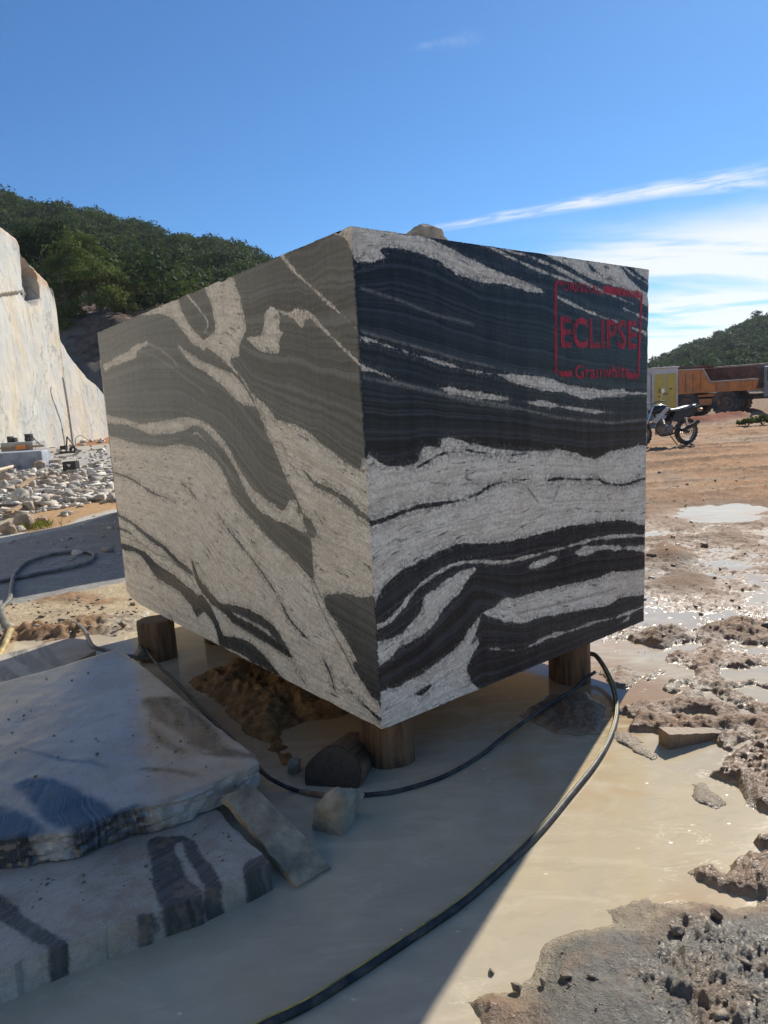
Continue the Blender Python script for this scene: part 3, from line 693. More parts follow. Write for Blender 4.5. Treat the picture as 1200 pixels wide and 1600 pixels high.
POOL_FAR = 3.2
MOUNDS = [  # (outline in photograph pixels put down on the ground, height, edge softness)
    (gp([(735, 1640), (765, 1575), (790, 1535), (820, 1500), (850, 1465), (900, 1445), (960, 1440), (1000, 1445), (1030, 1440), (1075, 1425), (1110, 1420), (1150, 1430), (1215, 1415), (1500, 1420), (1500, 1750), (700, 1750)]), 0.075, 0.30),
    (gp([(1010, 1460), (1060, 1432), (1110, 1422), (1160, 1432), (1300, 1420), (1400, 1750), (960, 1750), (1000, 1580), (940, 1540)]), 0.05, 0.09),
    (gp([(727, 1566), (760, 1552), (800, 1568), (850, 1600), (840, 1640), (760, 1600)]), 0.035, 0.04),
    (gp([(918, 1418), (960, 1408), (1012, 1402), (1016, 1420), (1003, 1452), (965, 1448)]), 0.012, 0.05),
    (gp([(1070, 1362), (1110, 1354), (1130, 1364), (1160, 1342), (1260, 1325), (1260, 1400), (1150, 1398), (1120, 1386)]), 0.05, 0.04),
    (gp([(1172, 1312), (1260, 1295), (1260, 1335), (1182, 1328)]), 0.05, 0.04),
    (gp([(1098, 1212), (1130, 1182), (1190, 1150), (1300, 1110), (1320, 1290), (1190, 1272), (1160, 1258), (1148, 1230)]), 0.07, 0.09),
    (gp([(1068, 1222), (1100, 1214), (1132, 1246), (1118, 1262), (1088, 1250)]), 0.014, 0.05),
    (gp([(985, 1140), (1000, 1120), (1040, 1118), (1090, 1130), (1150, 1118), (1210, 1120), (1210, 1150), (1130, 1142), (1060, 1150), (1020, 1142)]), 0.045, 0.05),
    (gp([(966, 1150), (985, 1150), (1030, 1182), (1025, 1192), (985, 1178)]), 0.018, 0.05),
    (gp([(985, 1005), (1010, 985), (1060, 985), (1075, 1000), (1040, 1012)]), 0.07, 0.06),
    (gp([(1090, 985), (1140, 968), (1210, 975), (1210, 1010), (1150, 1005), (1105, 1000)]), 0.07, 0.08),
    (gp([(1010, 915), (1060, 892), (1120, 905), (1110, 925), (1050, 932)]), 0.08, 0.15),
    (gp([(1005, 870), (1040, 850), (1080, 872), (1060, 882)]), 0.10, 0.15),
    (gp([(800, 1120), (850, 1085), (920, 1075), (955, 1110), (940, 1150), (870, 1150)]), 0.035, 0.10),
    (gp([(940, 1050), (975, 1042), (1000, 1060), (985, 1078), (950, 1075)]), 0.03, 0.05),
]
RIDGES = [(gp([(1045, 1078), (1062, 1066), (1092, 1062), (1084, 1090)]), 0.030, 0.05), (gp([(1118, 1005), (1102, 1045), (1122, 1075), (1160, 1098), (1230, 1125)]), 0.04, 0.07),
          (gp([(1025, 1112), (1080, 1101), (1128, 1106), (1148, 1126)]), 0.035, 0.06), (gp([(980, 1112), (1008, 1106), (1022, 1128)]), 0.035, 0.05),
          (gp([(1135, 1070), (1175, 1066), (1215, 1078)]), 0.03, 0.05), (gp([(1060, 1028), (1110, 1022), (1150, 1035), (1215, 1028)]), 0.035, 0.07),
          (gp([(1130, 1160), (1170, 1148), (1230, 1158)]), 0.035, 0.05), (gp([(1010, 1060), (1030, 1050)]), 0.025, 0.04)]
BASIN = gp([(1072, 806), (1100, 794), (1150, 789), (1185, 795), (1165, 808), (1110, 814)])


def ground_height(x, y):
    r = np.hypot(x, y); P = np.stack([x, y], 1)
    n1 = fbm(x * 1.7, y * 1.7, 6, 0.55); n2 = fbm(x * 0.35 + 5, y * 0.35, 4); n3 = fbm(x * 7 + 2, y * 7, 4, 0.6); rg = fbm(x * 1.1 + 30, y * 1.1, 5, 0.55, ridge=True)
    # right side: churned mud half under water close by, drier further off
    right = sstep(x - 0.12 * y, 0.25, 0.75)
    mean = np.interp(r, [0, 3.6, 4.4, 6.5, 9.5, 12, 15, 22, 40, 120], [-0.06, -0.050, -0.006, 0.004, 0.010, 0.028, 0.06, 0.07, 0.12, 0.6])
    amp = np.interp(r, [0, 3.5, 4.3, 9, 14, 30, 80], [0.012, 0.020, 0.065, 0.075, 0.05, 0.07, 0.3])
    n5 = fbm(x * 20, y * 20 + 3, 3, .6); bil = .45 * np.abs(fbm(x * 9 + 60, y * 9, 4, .65)) * 2.4 + .55 * np.abs(fbm(x * 24 + 6, y * 24, 3, .65)) * 2.4 - .5
    hr = mean + amp * (0.55 * n1 + 0.6 * n2 + 0.30 * n3 + .22 * n5 + .30 * bil) + amp * 0.55 * np.clip(rg - 0.32, 0, 1)
    # wheel ruts on the far track
    rut = np.sin((y * 0.93 - x * 0.36) * 3.1 + 2.2 * n2); hr += 0.09 * np.clip(fbm(x * .30 + y * .10, y * 1.5 - x * .25, 5, .6), -.3, .5) * sstep(r, 10.5, 14) * (1 - sstep(r, 40, 60)); hr += 0.02 * rut * sstep(r, 11, 16) * (1 - sstep(r, 40, 60)) + (0.03 * n3 + .03 * bil) * sstep(r, 10, 14) * (1 - sstep(r, 30, 60))
    # left side: quarry floor, then rising rubble ground
    hl = np.interp(y, [0, 4, 6, 11.5, 12.2, 20, 30, 45, 90], [-0.10, -0.05, 0.015, 0.03, 0.10, 0.42, 0.85, 0.95, 3]) + 0.02 * n1 * sstep(y, 4.0, 5.0) * (1 - 0.75 * sstep(y, 6.8, 7.5) * (1 - sstep(y, 11.6, 12.3))) + 0.10 * n2 * sstep(y, 12.5, 18) + 0.03 * n3 * sstep(y, 12.5, 14)
    left = sstep(-x, 1.7, 2.3) * sstep(y, 4.3, 5.0)
    far = sstep(y, 8, 14)
    h = hr * right + (1 - right) * (-0.055 + 0.012 * n1)
    h = h * (1 - left) + hl * left
    mid = (1 - right) * (1 - left) * far; h = h + mid * (0.10 + 0.02 * n1)
    rough = 0.55 * n1 + 0.7 * n3 + 0.45 * n5 + .85 * bil
    for poly, hh, soft in MOUNDS:
        c = poly.mean(0); rad = np.abs(poly - c).max() + 0.4; m = (np.abs(x - c[0]) < rad) & (np.abs(y - c[1]) < rad)
        if not m.any(): continue
        s = poly_sd(P[m], poly) + 0.06 * n1[m] + 0.03 * n3[m] + (.09 if hh > .07 and soft > .2 else .02); t = sstep(s, -soft * 0.6, soft)
        h[m] = h[m] * (1 - t) + t * (hh * (0.5 + 0.55 * sstep(s, 0, soft * 3)) + 0.62 * hh * rough[m] * (sstep(s, soft * .4, soft * 1.8) * .6 + .4 if hh < .074 else .34 * sstep(s, .10, .5)))
    for pts, hh, w in RIDGES:
        c = pts.mean(0); rad = np.abs(pts - c).max() + 0.5; m = (np.abs(x - c[0]) < rad) & (np.abs(y - c[1]) < rad)
        if not m.any(): continue
        s = line_sd(P[m], pts, w) + 0.05 * n1[m] + 0.03 * n3[m]; t = sstep(s, -w * 0.8, w * 0.7); h[m] = np.maximum(h[m], h[m] * (1 - t) + t * (hh * 0.7 + 0.75 * hh * rough[m]))
    s = poly_sd(P, BASIN) + .35 * n1 + .1 * n3; h = np.where(s > -0.5, np.minimum(h, 0.05 - 0.09 * sstep(s, -0.5, 0.15)), h)
    # red earth berm by the truck
    b = gp([(1040, 668), (1085, 667), (1140, 658), (1170, 652)]); h += 0.32 * sstep(line_sd(P, b, 0.3) + 0.4 * n2, -1.1, 0.2) * (r > 20)
    h = np.where(y < -1.0, np.maximum(h, .05 * sstep(-y, 1.0, 2.0) - .05 * (1 - sstep(-y, 1.0, 2.0)) + .02 * n1), h)
    # left: mud dabs on the pale floor
    for pts, hh, w in ((gp([(60, 990), (100, 985), (130, 975)]), 0.05, 0.25), (gp([(20, 995), (45, 990), (90, 995)]), 0.06, 0.25), (gp([(80, 938), (110, 935), (130, 940)]), 0.03, 0.15), (gp([(95, 955), (150, 945), (165, 942)]), 0.03, 0.12), (gp([(170, 975), (205, 985), (215, 965)]), 0.05, 0.25)):
        s = line_sd(P, pts, w) + 0.12 * n1 + 0.06 * n3; h += hh * sstep(s, -0.05, w) * (0.7 + 0.9 * n3)
    return h


R_FLOOR = gp([(-400, 905), (-60, 862), (0, 849), (90, 828), (179, 806), (330, 790), (330, 880), (215, 905), (150, 921), (80, 936), (0, 951), (-400, 1010)])
R_LEDGE = gp([(-400, 890), (0, 838), (80, 820), (180, 800), (330, 780), (330, 800), (179, 811), (0, 852), (-400, 915)])
R_BEIGE = gp([(-400, 990), (0, 945), (192, 913), (260, 925), (235, 955), (180, 965), (120, 972), (40, 985), (0, 1000), (-400, 1060)])
R_ORANGE = gp([(30, 838), (60, 803), (110, 786), (160, 775), (320, 770), (320, 800), (179, 806), (90, 826)])
R_RED = gp([(60, 727), (100, 708), (320, 700), (320, 720), (170, 722), (110, 730)])
R_RUB = gp([(-80, 800), (-80, 740), (40, 738), (90, 736), (320, 735), (320, 772), (170, 768), (110, 780), (60, 796)])


def build_ground():
    a_in = np.radians(np.linspace(-38, 38, 540)); a_out = np.radians(np.linspace(38, 322, 71)[1:-1]); ang = np.concatenate([a_in, a_out]); na = len(ang)
    rad = np.concatenate([[0.02, 0.4], np.geomspace(0.9, 3.0, 230), np.geomspace(3.0, 9.5, 430)[1:], np.geomspace(9.5, 62, 200)[1:], np.geomspace(66, 3500, 40)]); nr_ = len(rad)
    A, Rr = np.meshgrid(ang, rad, indexing='ij'); x = (Rr * np.sin(A)).ravel(); y = (Rr * np.cos(A)).ravel()
    z = ground_height(x, y); r = np.hypot(x, y); z = np.where(r > 120, 0.6 + 0.4 * fbm(x * .01, y * .01, 3), z)
    V = np.stack([x, y, z], 1)
    i = np.arange(na)[:, None] * nr_; j = np.arange(nr_ - 1)[None]; i2 = (np.arange(na)[:, None] + 1) % na * nr_
    Q = np.stack([(i + j).ravel(), (i + j + 1).ravel(), (i2 + j + 1).ravel(), (i2 + j).ravel()], 1)
    P = V[:, :2]; n1 = fbm(x * 0.9, y * 0.9, 5, 0.6); n2 = fbm(x * .16 + 9, y * .16, 4); n3 = fbm(x * 6, y * 6, 4, .6); n4 = fbm(x * 0.5 - 20, y * 0.5 + 7, 4, .6)

    def mixc(c, m, col): return c * (1 - m[:, None]) + np.array(col)[None] * m[:, None]
    grey = (0.30, 0.27, 0.225)
    c = np.tile(np.array([0.31, 0.185, 0.105]), (len(x), 1))                     # clay mud
    c = mixc(c, sstep(n1 + 0.5 * n3, -0.05, 0.45), (0.28, 0.20, 0.135))
    c = mixc(c, sstep(n4, 0.05, 0.4) * (r < 14), (0.19, 0.15, 0.115))
    trk = sstep(r, 9.5, 13.5) * (x > 0); c = mixc(c, trk, (0.47, 0.275, 0.15)); c = mixc(c, trk * sstep(n2 + .5 * n1, -0.05, .45), (0.48, 0.36, 0.25)); c = mixc(c, trk * sstep(n1 + .4 * n3, .2, .5) * .8, (0.15, 0.10, 0.065))
    st_ = fbm(x * .30 + y * .10, y * 1.5 - x * .25, 5, .6); c = mixc(c, trk * sstep(st_, .05, .32) * .75, (0.23, 0.15, 0.095)); c = mixc(c, trk * sstep(-st_, .10, .35) * .6, (0.55, 0.43, 0.31))
    # grey cutting sludge on the near right mound
    s = poly_sd(P, gp([(800, 1500), (870, 1445), (1000, 1450), (1010, 1500), (1110, 1440), (1400, 1430), (1400, 1750), (860, 1750), (830, 1600)])); c = mixc(c, sstep(s + 0.10 * n1 + .05 * n3, -0.04, 0.08) * (0.55 + 0.45 * sstep(n1 + .6 * n3, -.4, .15)), (0.20, 0.185, 0.155)); c = mixc(c, sstep(s, 0, .2) * sstep(n4 + n3 * .6, .12, .4) * .8, (0.27, 0.18, 0.11))
    left = sstep(-x, 1.5, 2.1) * sstep(y, 3.8, 4.6); c = mixc(c, left, (0.50, 0.42, 0.31)); c = mixc(c, left * sstep(n1 + .5 * n3, 0.0, .4), (0.55, 0.53, 0.49))
    c = mixc(c, left * sstep(y, 13, 16), (0.52, 0.47, 0.40))
    for reg, col, sf in ((R_BEIGE, (0.56, 0.45, 0.30), .12), (R_FLOOR, (0.36, 0.35, 0.33), .08), (R_LEDGE, (0.62, 0.60, 0.54), .10), (R_ORANGE, (0.52, 0.34, 0.19), .25), (R_RUB, (0.50, 0.47, 0.43), .4), (R_RED, (0.42, 0.22, 0.12), .8)):
        s = poly_sd(P, reg); c = mixc(c, sstep(s + sf * (n1 + .6 * n3), -sf * .5, sf * .5), col)
    fl_ = sstep(poly_sd(P, R_FLOOR), -.05, .1)
    c = mixc(c, fl_ * sstep(fbm(x * .8 + y * .3, y * 3.2, 4, .6), 0.05, .4) * .6, (0.52, 0.50, 0.46))
    for pts, w in ((gp([(60, 990), (100, 985), (130, 975)]), .25), (gp([(10, 1000), (45, 990), (110, 992)]), .3), (gp([(80, 938), (110, 935), (130, 940)]), .18), (gp([(150, 945), (165, 942)]), .12)):
        s = line_sd(P, pts, w) + .15 * n1 + .1 * n3; c = mixc(c, sstep(s, -.03, .12) * .8, (0.34, 0.21, 0.12))
    b = gp([(1040, 668), (1085, 667), (1140, 658), (1170, 652)]); c = mixc(c, sstep(line_sd(P, b, .6) + .4 * n2, -.6, .3) * (r > 18), (0.27, 0.085, 0.05))
    c = mixc(c, (r > 50) * 1.0, (0.30, 0.20, 0.12))
    c = mixc(c, sstep(-y, -.6, .4) * sstep(r, .8, 1.4), (0.54, 0.46, 0.35)); c = mixc(c, sstep(-x - .35 * y, 2.0, 3.0) * sstep(4.6 - y, 0, 1), (0.54, 0.48, 0.39))   # unseen floor round the camera, made pale to bounce fill onto the block
    c = mixc(c, (1 - sstep(z + .006 * n3 + .004 * n1, 0.002, .026)) * (r < 4.2) * .8, (0.47, 0.385, 0.255))      # pale silt along the waterline
    c *= (0.92 + 0.22 * n3)[:, None]
    wet = np.exp(-np.clip(z, 0, 1) / 0.045) * (1 - .9 * sstep(r, 8.5, 12.5)); wet = np.maximum(wet, .8 * (r < 3.4)); wet = np.maximum(wet, 0.75 * fl_); wet = np.maximum(wet, .45 * (r < 6))
    wet = wet * (1 - .45 * sstep(r, 5.0, 7.0)); wet = np.where((x < -1.5) & (fl_ < .5), wet * .35, wet)
    me = np_mesh('ground', V, Q)
    m, nt, p = new_mat('mud_and_dirt'); co = nt.coord(); col = nt.attr('soil', 'Color'); w = nt.attr('wet')
    nf = nt.noise(co, 28, 6, .7); ng = nt.noise(co, 120, 4, .7)
    cc = nt.mix(nt.ss(nf, .3, .72), nt.mix(1.0, col, (0.72, 0.70, 0.68), 'MULTIPLY'), nt.mix(1.0, col, (1.15, 1.15, 1.15), 'MULTIPLY'))
    cc = nt.mix(nt.math('MULTIPLY', w, .42), cc, nt.mix(1.0, cc, (0.45, 0.42, 0.40), 'MULTIPLY'))
    nt.set(p.inputs['Base Color'], cc)
    nt.set(p.inputs['Roughness'], nt.math('ADD', nt.mixf(w, .95, .20), nt.math('MULTIPLY', nt.math('SUBTRACT', ng, .5), .25)))
    nt.set(p.inputs['Specular IOR Level'], nt.mixf(w, .06, .5))
    h = nt.math('ADD', nf, nt.math('MULTIPLY', ng, .45)); nt.set(p.inputs['Normal'], nt.bump(h, .8, .016))
    o = link_mesh('ground', me, m, None, True, {'soil': np.clip(c, .01, .9), 'wet': np.clip(wet, 0, 1)}); tag(o, kind='structure')
    # muddy water
    m, nt, p = new_mat('milky_mud_water'); co = nt.coord()
    big = nt.noise(co, .7, 5, .6, .8); sw = nt.noise(nt.mapping(co, (1.2, 3.2, 1), (0, 0, .5)), 2.2, 6, .62, 1.6)
    wc = nt.mix(nt.ss(big, .35, .65), (0.54, 0.445, 0.29), (0.46, 0.395, 0.30)); wc = nt.mix(nt.math('MULTIPLY', nt.ss(sw, .45, .7), .45), wc, (0.64, 0.55, 0.40))
    wc = nt.mix(nt.math('MULTIPLY', nt.ss(nt.noise(nt.mapping(co, (1, 1, 1), (0, 0, 0), (3.1, 1.7, 0)), .9, 4, .6), .56, .68), .55), wc, (0.47, 0.31, 0.16))
    wc = nt.mix(nt.math('MULTIPLY', nt.ss(nt.noise(nt.mapping(co, (.8, 2.6, 1), (0, 0, -.5)), 5, 6, .65, 1.8), .5, .68), .35), wc, (0.40, 0.345, 0.25))
    # browner silt stirred up round the sand heap and the right stump
    for (sx_, sy_, rr_) in ((-.55, 3.75, 1.15), (1.0, 3.75, .75), (1.35, 3.5, .45)):
        dd_ = nt.math('ADD', nt.vmath('LENGTH', nt.vmath('SUBTRACT', co, (sx_, sy_, 0))), nt.math('MULTIPLY', nt.math('SUBTRACT', sw, .5), .9)); wc = nt.mix(nt.math('MULTIPLY', nt.ss(dd_, rr_, rr_ * .35), .75), wc, (0.36, 0.225, 0.115))
    sp = nt.voro(nt.mapping(co, (1, 1.6, 1), (0, 0, .4)), 11, 'F1'); sz = nt.noise(co, 4, 4, .6)
    fo = nt.math('MULTIPLY', nt.ss(nt.math('ADD', sp, nt.math('MULTIPLY', nt.noise(co, 30, 3), .12)), .155, .115), nt.ss(sz, .48, .60))
    sc = nt.ss(nt.math('ABSOLUTE', nt.math('SUBTRACT', nt.noise(nt.mapping(co, (1, 2.4, 1), (0, 0, .45)), 3.4, 4, .6, 2.2), .5)), .012, .003)
    fo = nt.math('MAXIMUM', nt.math('MULTIPLY', fo, .75), nt.math('MULTIPLY', nt.math('MULTIPLY', sc, nt.ss(nt.noise(co, 1.7, 4, .6), .50, .64)), .42))
    wc = nt.mix(fo, wc, (0.74, 0.67, 0.53))
    nt.set(p.inputs['Base Color'], wc); nt.set(p.inputs['Roughness'], nt.mixf(fo, .07, .5)); p.inputs['IOR'].default_value = 1.333
    nt.set(p.inputs['Normal'], nt.bump(nt.math('ADD', nt.noise(co, 2.5, 3, .5), nt.math('MULTIPLY', nt.noise(nt.mapping(co, (1, 1.8, 1), (0, 0, .6)), 16, 4, .6), .30)), .09, .02))
    g = [(-8, -3, 0), (14, -3, 0), (14, 24, 0), (-8, 24, 0)]
    tag(mesh_obj('muddy_water', g, [(0, 1, 2, 3)], m), kind='structure')


build_ground()

# ------------------------------------------------------------------ timber
def wood_mat(name, a, b, bark=False):
    m, nt, p = new_mat(name); co = nt.coord()
    g = nt.noise(nt.mapping(co, (26, 26, 2.2)), 1.0, 6, .7, .4); n = nt.noise(co, 6, 4)
    c = nt.mix(nt.ss(g, .35, .7), a, b); c = nt.mix(nt.math('MULTIPLY', nt.ss(n, .5, .7), .6), c, (0.05, .032, .02))
    sp = nt.node('ShaderNodeSeparateXYZ'); nt.l.new(co, sp.inputs[0]); c = nt.mix(nt.math('MULTIPLY', nt.ss(nt.math('ADD', sp.outputs[2], nt.math('MULTIPLY', n, .06)), .09, .04), .75), c, (0.17, .125, .08))
    nt.set(p.inputs['Base Color'], c); nt.set(p.inputs['Roughness'], nt.mixf(g, .5, .85)); nt.set(p.inputs['Normal'], nt.bump(g, .7, .012)); return m


def end_mat(name, a, b):
    m, nt, p = new_mat(name); co = nt.coord(); d = nt.vmath('LENGTH', nt.mapping(co, (1, 1, 0)))
    ring = nt.math('SINE', nt.math('MULTIPLY', nt.math('ADD', d, nt.math('MULTIPLY', nt.noise(co, 9, 4), .03)), 520)); n = nt.noise(co, 30, 5, .7)
    c = nt.mix(nt.ss(ring, -.6, .9), a, b); c = nt.mix(nt.math('MULTIPLY', nt.ss(n, .5, .65), .5), c, tuple(x * .4 for x in a)); nt.set(p.inputs['Base Color'], c); p.inputs['Roughness'].default_value = .8
    nt.set(p.inputs['Normal'], nt.bump(n, .5, .006)); return m


M_WOOD = wood_mat('wet_timber', (0.06, 0.03, 0.015), (0.25, 0.14, 0.068)); M_END = end_mat('timber_end', (0.12, 0.075, 0.045), (0.19, 0.125, 0.08)); M_DARKEND = end_mat('wet_timber_end', (0.045, 0.035, 0.026), (0.075, 0.055, 0.04))
M_PALEWOOD = wood_mat('pale_timber', (0.30, 0.19, 0.10), (0.42, 0.29, 0.17))


def log(name, r, h, seed, endm, loc, rot=(0, 0, 0)):
    root = empty(name, loc); root.rotation_euler = rot; seg = 48; rows = 14; V = []
    for i in range(rows):
        for k in range(seg):
            a = 2 * math.pi * k / seg; q = r * (1 + .05 * math.sin(2 * a + seed) + .03 * math.sin(5 * a + seed * 2) + .025 * mnoise.noise((3 * math.cos(a), 3 * math.sin(a), seed + i * .25)) + .015 * mnoise.noise((9 * math.cos(a), 9 * math.sin(a), seed)))
            if i in (0, rows - 1): q *= .965
            zz = h * (i - .0) / (rows - 1); zz = h * min(1, max(0, (i - .35) / (rows - 1.7)))
            V.append((q * math.cos(a), q * math.sin(a), zz))
    F = [(i * seg + k, i * seg + (k + 1) % seg, (i + 1) * seg + (k + 1) % seg, (i + 1) * seg + k) for i in range(rows - 1) for k in range(seg)]
    mesh_obj('trunk', V, F, M_WOOD, root, True)
    top = V[-seg:]; cap = [(x * .985, y * .985, z + .0005 + .002 * mnoise.noise((x * 40, y * 40, seed))) for x, y, z in top]; cap.append((0, 0, h + .0005)); n = len(cap) - 1
    mesh_obj('cut_end', cap, [(k, (k + 1) % n, n) for k in range(n)], endm, root)
    bot = V[:seg]; mesh_obj('cut_end', [(x, y, -.0005) for x, y, z in bot], [tuple(range(seg - 1, -1, -1))], endm, root)
    return root


G_LOG = 'log stumps propping the big block'
tag(log('log_stump', .118, Z0 + .055, 1.0, M_END, (-1.625, 4.66, -.06)), 'upright log stump under the far left end of the banded block', 'log stump', G_LOG)
tag(log('log_stump', .122, Z0 + .055, 2.3, M_END, (-.045, 3.06, -.06)), 'upright log stump under the nearest corner of the banded block', 'log stump', G_LOG)
tag(log('log_stump', .118, Z0 + .055, 3.7, M_END, (1.03, 3.87, -.06)), 'upright log stump under the right face, wrapped by hoses', 'log stump', G_LOG)
tag(log('log_stump', .115, Z0 + .055, 5.1, M_END, (-1.27, 4.98, -.06)), 'dark log stump in shadow behind the far left stump', 'log stump', G_LOG)
lc = gnd(522, 1212, .035)
lg = log('fallen_log', .132, .38, 6.2, M_DARKEND, tuple(lc), (0, 0, 0))
ax = Vector((-.20, -.93, .30)).normalized(); lg.rotation_euler = ax.to_track_quat('Z', 'Y').to_euler(); lg.location = Vector(lc) - ax * .36
tag(lg, 'short log lying half sunk in mud with its dark sawn end showing', 'log')


# ------------------------------------------------------------------ slabs
def vein_slab(name, outline_px, ztop, zbot, pattern, label, cat, mat, seed, edge_rough=0.0, tilt=None, grp=None, step=.014, skirt=0.0):
    """stone slab: top outline given by pixels laid on the plane z = ztop, real thickness below"""
    poly = np.array([gnd(x, y, ztop)[:2] for x, y in outline_px])
    # densify the outline, roughen
    pts = []
    for i in range(len(poly)):
        a, b = poly[i], poly[(i + 1) % len(poly)]; L = np.linalg.norm(b - a); k = max(2, int(L / .012))
        for t in np.linspace(0, 1, k, endpoint=False): pts.append(a + (b - a) * t)
    pts = np.array(pts); nz = fbm(pts[:, 0] * 9 + seed, pts[:, 1] * 9, 4, .6); c = poly.mean(0); d = (pts - c) / np.linalg.norm(pts - c, axis=1)[:, None]
    pts = pts + d * (nz * .012)[:, None]
    mn, mx = pts.min(0), pts.max(0); gx = np.arange(mn[0], mx[0], step); gy = np.arange(mn[1], mx[1], step); X, Y = np.meshgrid(gx, gy, indexing='ij'); P = np.stack([X.ravel(), Y.ravel()], 1); s = poly_sd(P, pts); P = P[s > step * .6]
    bm = bmesh.new()
    from mathutils import geometry
    allp = [Vector(p) for p in pts] + [Vector(p) for p in P]; n = len(pts)
    vo, ed, fo, *_ = geometry.delaunay_2d_cdt(allp, [(i, (i + 1) % n) for i in range(n)], [], 1, 1e-6)
    xy = np.array([tuple(v) for v in vo]); zz = ztop + .004 * fbm(xy[:, 0] * 3 + seed, xy[:, 1] * 3, 5, .55)
    sd_e = poly_sd(xy, pts); zz -= .004 * (1 - sstep(sd_e, 0, .012)) * (0.4 + .8 * np.clip(fbm(xy[:, 0] * 7, xy[:, 1] * 7, 3) + .3, 0, 1))
    V = [tuple((*p, z)) for p, z in zip(xy, zz)]; F = [tuple(f) for f in fo]
    # side wall rows
    rim = []
    from_pts = {}
    key = lambda p: (round(p[0], 5), round(p[1], 5))
    for i, p in enumerate(xy): from_pts[key(p)] = i
    rim = [from_pts.get(key(p)) for p in pts]; rim = [r_ for r_ in rim if r_ is not None]
    rows = max(5, int((ztop - zbot) / .011)); prev = rim
    for j in range(1, rows + 1):
        cur = []; t = j / rows
        for r_ in rim:
            p = xy[r_]; q = (p - c) / np.linalg.norm(p - c); a = fbm(np.array([p[0] * 11 + seed]), np.array([p[1] * 11 + t * 2.2]), 4, .6)[0]
            hf = fbm(np.array([p[0] * 45 + seed]), np.array([p[1] * 45 + t * 9]), 2, .6)[0]; off = edge_rough * (a * .9 + .28 * hf) + skirt * t; cur.append(len(V)); V.append((p[0] + q[0] * off, p[1] + q[1] * off, float(zz[r_]) * (1 - t) + zbot * t))
        for k in range(len(rim)):
            k2 = (k + 1) % len(rim); F.append((prev[k], cur[k], cur[k2], prev[k2]))
        prev = cur
    F.append(tuple(prev[::-1]))
    V = np.array(V); me = bpy.data.meshes.new(name); me.from_pydata([tuple(v) for v in V], [], F); me.update()
    sdv, phv, dust_sheen = pattern(V)
    o = link_mesh(name, me, mat, None, False, {'sd': sdv, 'ph': phv, 'dust_sheen': dust_sheen, 'thin': np.zeros(len(V))}); bm.free()
    b2 = bmesh.new(); b2.from_mesh(me); bmesh.ops.recalc_face_normals(b2, faces=b2.faces); b2.to_mesh(me); b2.free()
    me.polygons.foreach_set('use_smooth', np.array([abs(f.normal.z) > .75 for f in me.polygons], bool)); me.set_sharp_from_angle(angle=0.5)
    return tag(o, label, cat, grp)


def pat_from(shapes, base, z, phdir=(1, .4), dust_sheen=.25):
    sh = []
    for val, kind, pts, w in shapes: sh.append((val, kind, np.array([gnd(x, y, z)[:2] for x, y in pts]), w))

    def f(V):
        P = V[:, :2] + np.stack([.022 * fbm(V[:, 0] * 5, V[:, 1] * 5 + V[:, 2] * 3, 4, .6), .022 * fbm(V[:, 0] * 4 + 50, V[:, 1] * 4 + V[:, 2] * 3, 4, .6)], 1); s = np.full(len(P), -.3 if base == 0 else .3)
        for val, kind, pts, w in sh:
            q = poly_sd(P, smooth_loop(pts)) if kind == 'p' else line_sd(P, pts, w); s = np.maximum(s, q) if val else np.minimum(s, -q)
        ph = P[:, 0] * phdir[0] + P[:, 1] * phdir[1] + .15 * fbm(P[:, 0] * 1.2, P[:, 1] * 1.2, 3)
        return np.clip(s, -.3, .3), ph, np.clip(dust_sheen + .25 * fbm(P[:, 0] * 2, P[:, 1] * 2, 4, .6), 0, .9)
    return f


def w7(p): return [(x * .4, 960 + y * .4) for x, y in p]


M_SLAB = stone_material('wet_slab_stone', (0.022, 0.025, 0.03), (0.42, 0.385, 0.335), (0.33, 0.295, 0.25), rough=.06, gritamt=.12, mud=.30, soft=.022, dust_sheen_col=(0.36, .34, .30))
M_SLAB2 = stone_material('dusty_slab_stone', (0.024, 0.026, 0.028), (0.48, 0.435, 0.37), (0.39, 0.335, 0.275), rough=.5, gritamt=.3, mud=.5, soft=.007, dust_sheen_col=(0.42, .385, .325))
_zb = .215
vein_slab('stone_slab', [(-260, 1128), (0, 1066), (60, 1050), (120, 1033), (186, 1013), (230, 1046), (280, 1087), (330, 1128), (372, 1160), (398, 1180), (404, 1190), (385, 1205), (355, 1213), (325, 1228), (290, 1242), (250, 1258), (210, 1262), (170, 1276), (120, 1296), (60, 1306), (0, 1312), (-260, 1352)], _zb, .112,
          pat_from([(0, 'p', w7([(560, 330), (700, 330), (830, 430), (900, 520), (1000, 560), (800, 540), (700, 470), (600, 400)]), 0), (0, 'p', w7([(570, 430), (620, 460), (680, 510), (740, 530), (690, 535), (610, 500)]), 0), (1, 's', w7([(560, 400), (640, 450), (700, 510), (820, 535)]), .010),
                    (0, 's', w7([(80, 528), (250, 565), (350, 572), (430, 598)]), .005), (0, 's', w7([(560, 600), (640, 605), (760, 630)]), .010), (0, 'p', w7([(60, 660), (200, 640), (300, 690), (460, 765), (300, 830), (200, 820), (140, 740)]), 0), (0, 'p', w7([(-60, 760), (60, 760), (180, 850), (-60, 900)]), 0), (0, 'p', w7([(280, 820), (420, 780), (560, 740), (520, 860), (300, 900)]), 0)], 1, _zb, (.9, .5), .14),
          'big flat wet grey stone slab reflecting blue sky, left of the banded block', 'stone slab', M_SLAB, 3.0, .032, grp='sawn slabs left of the block')
_zl = .105
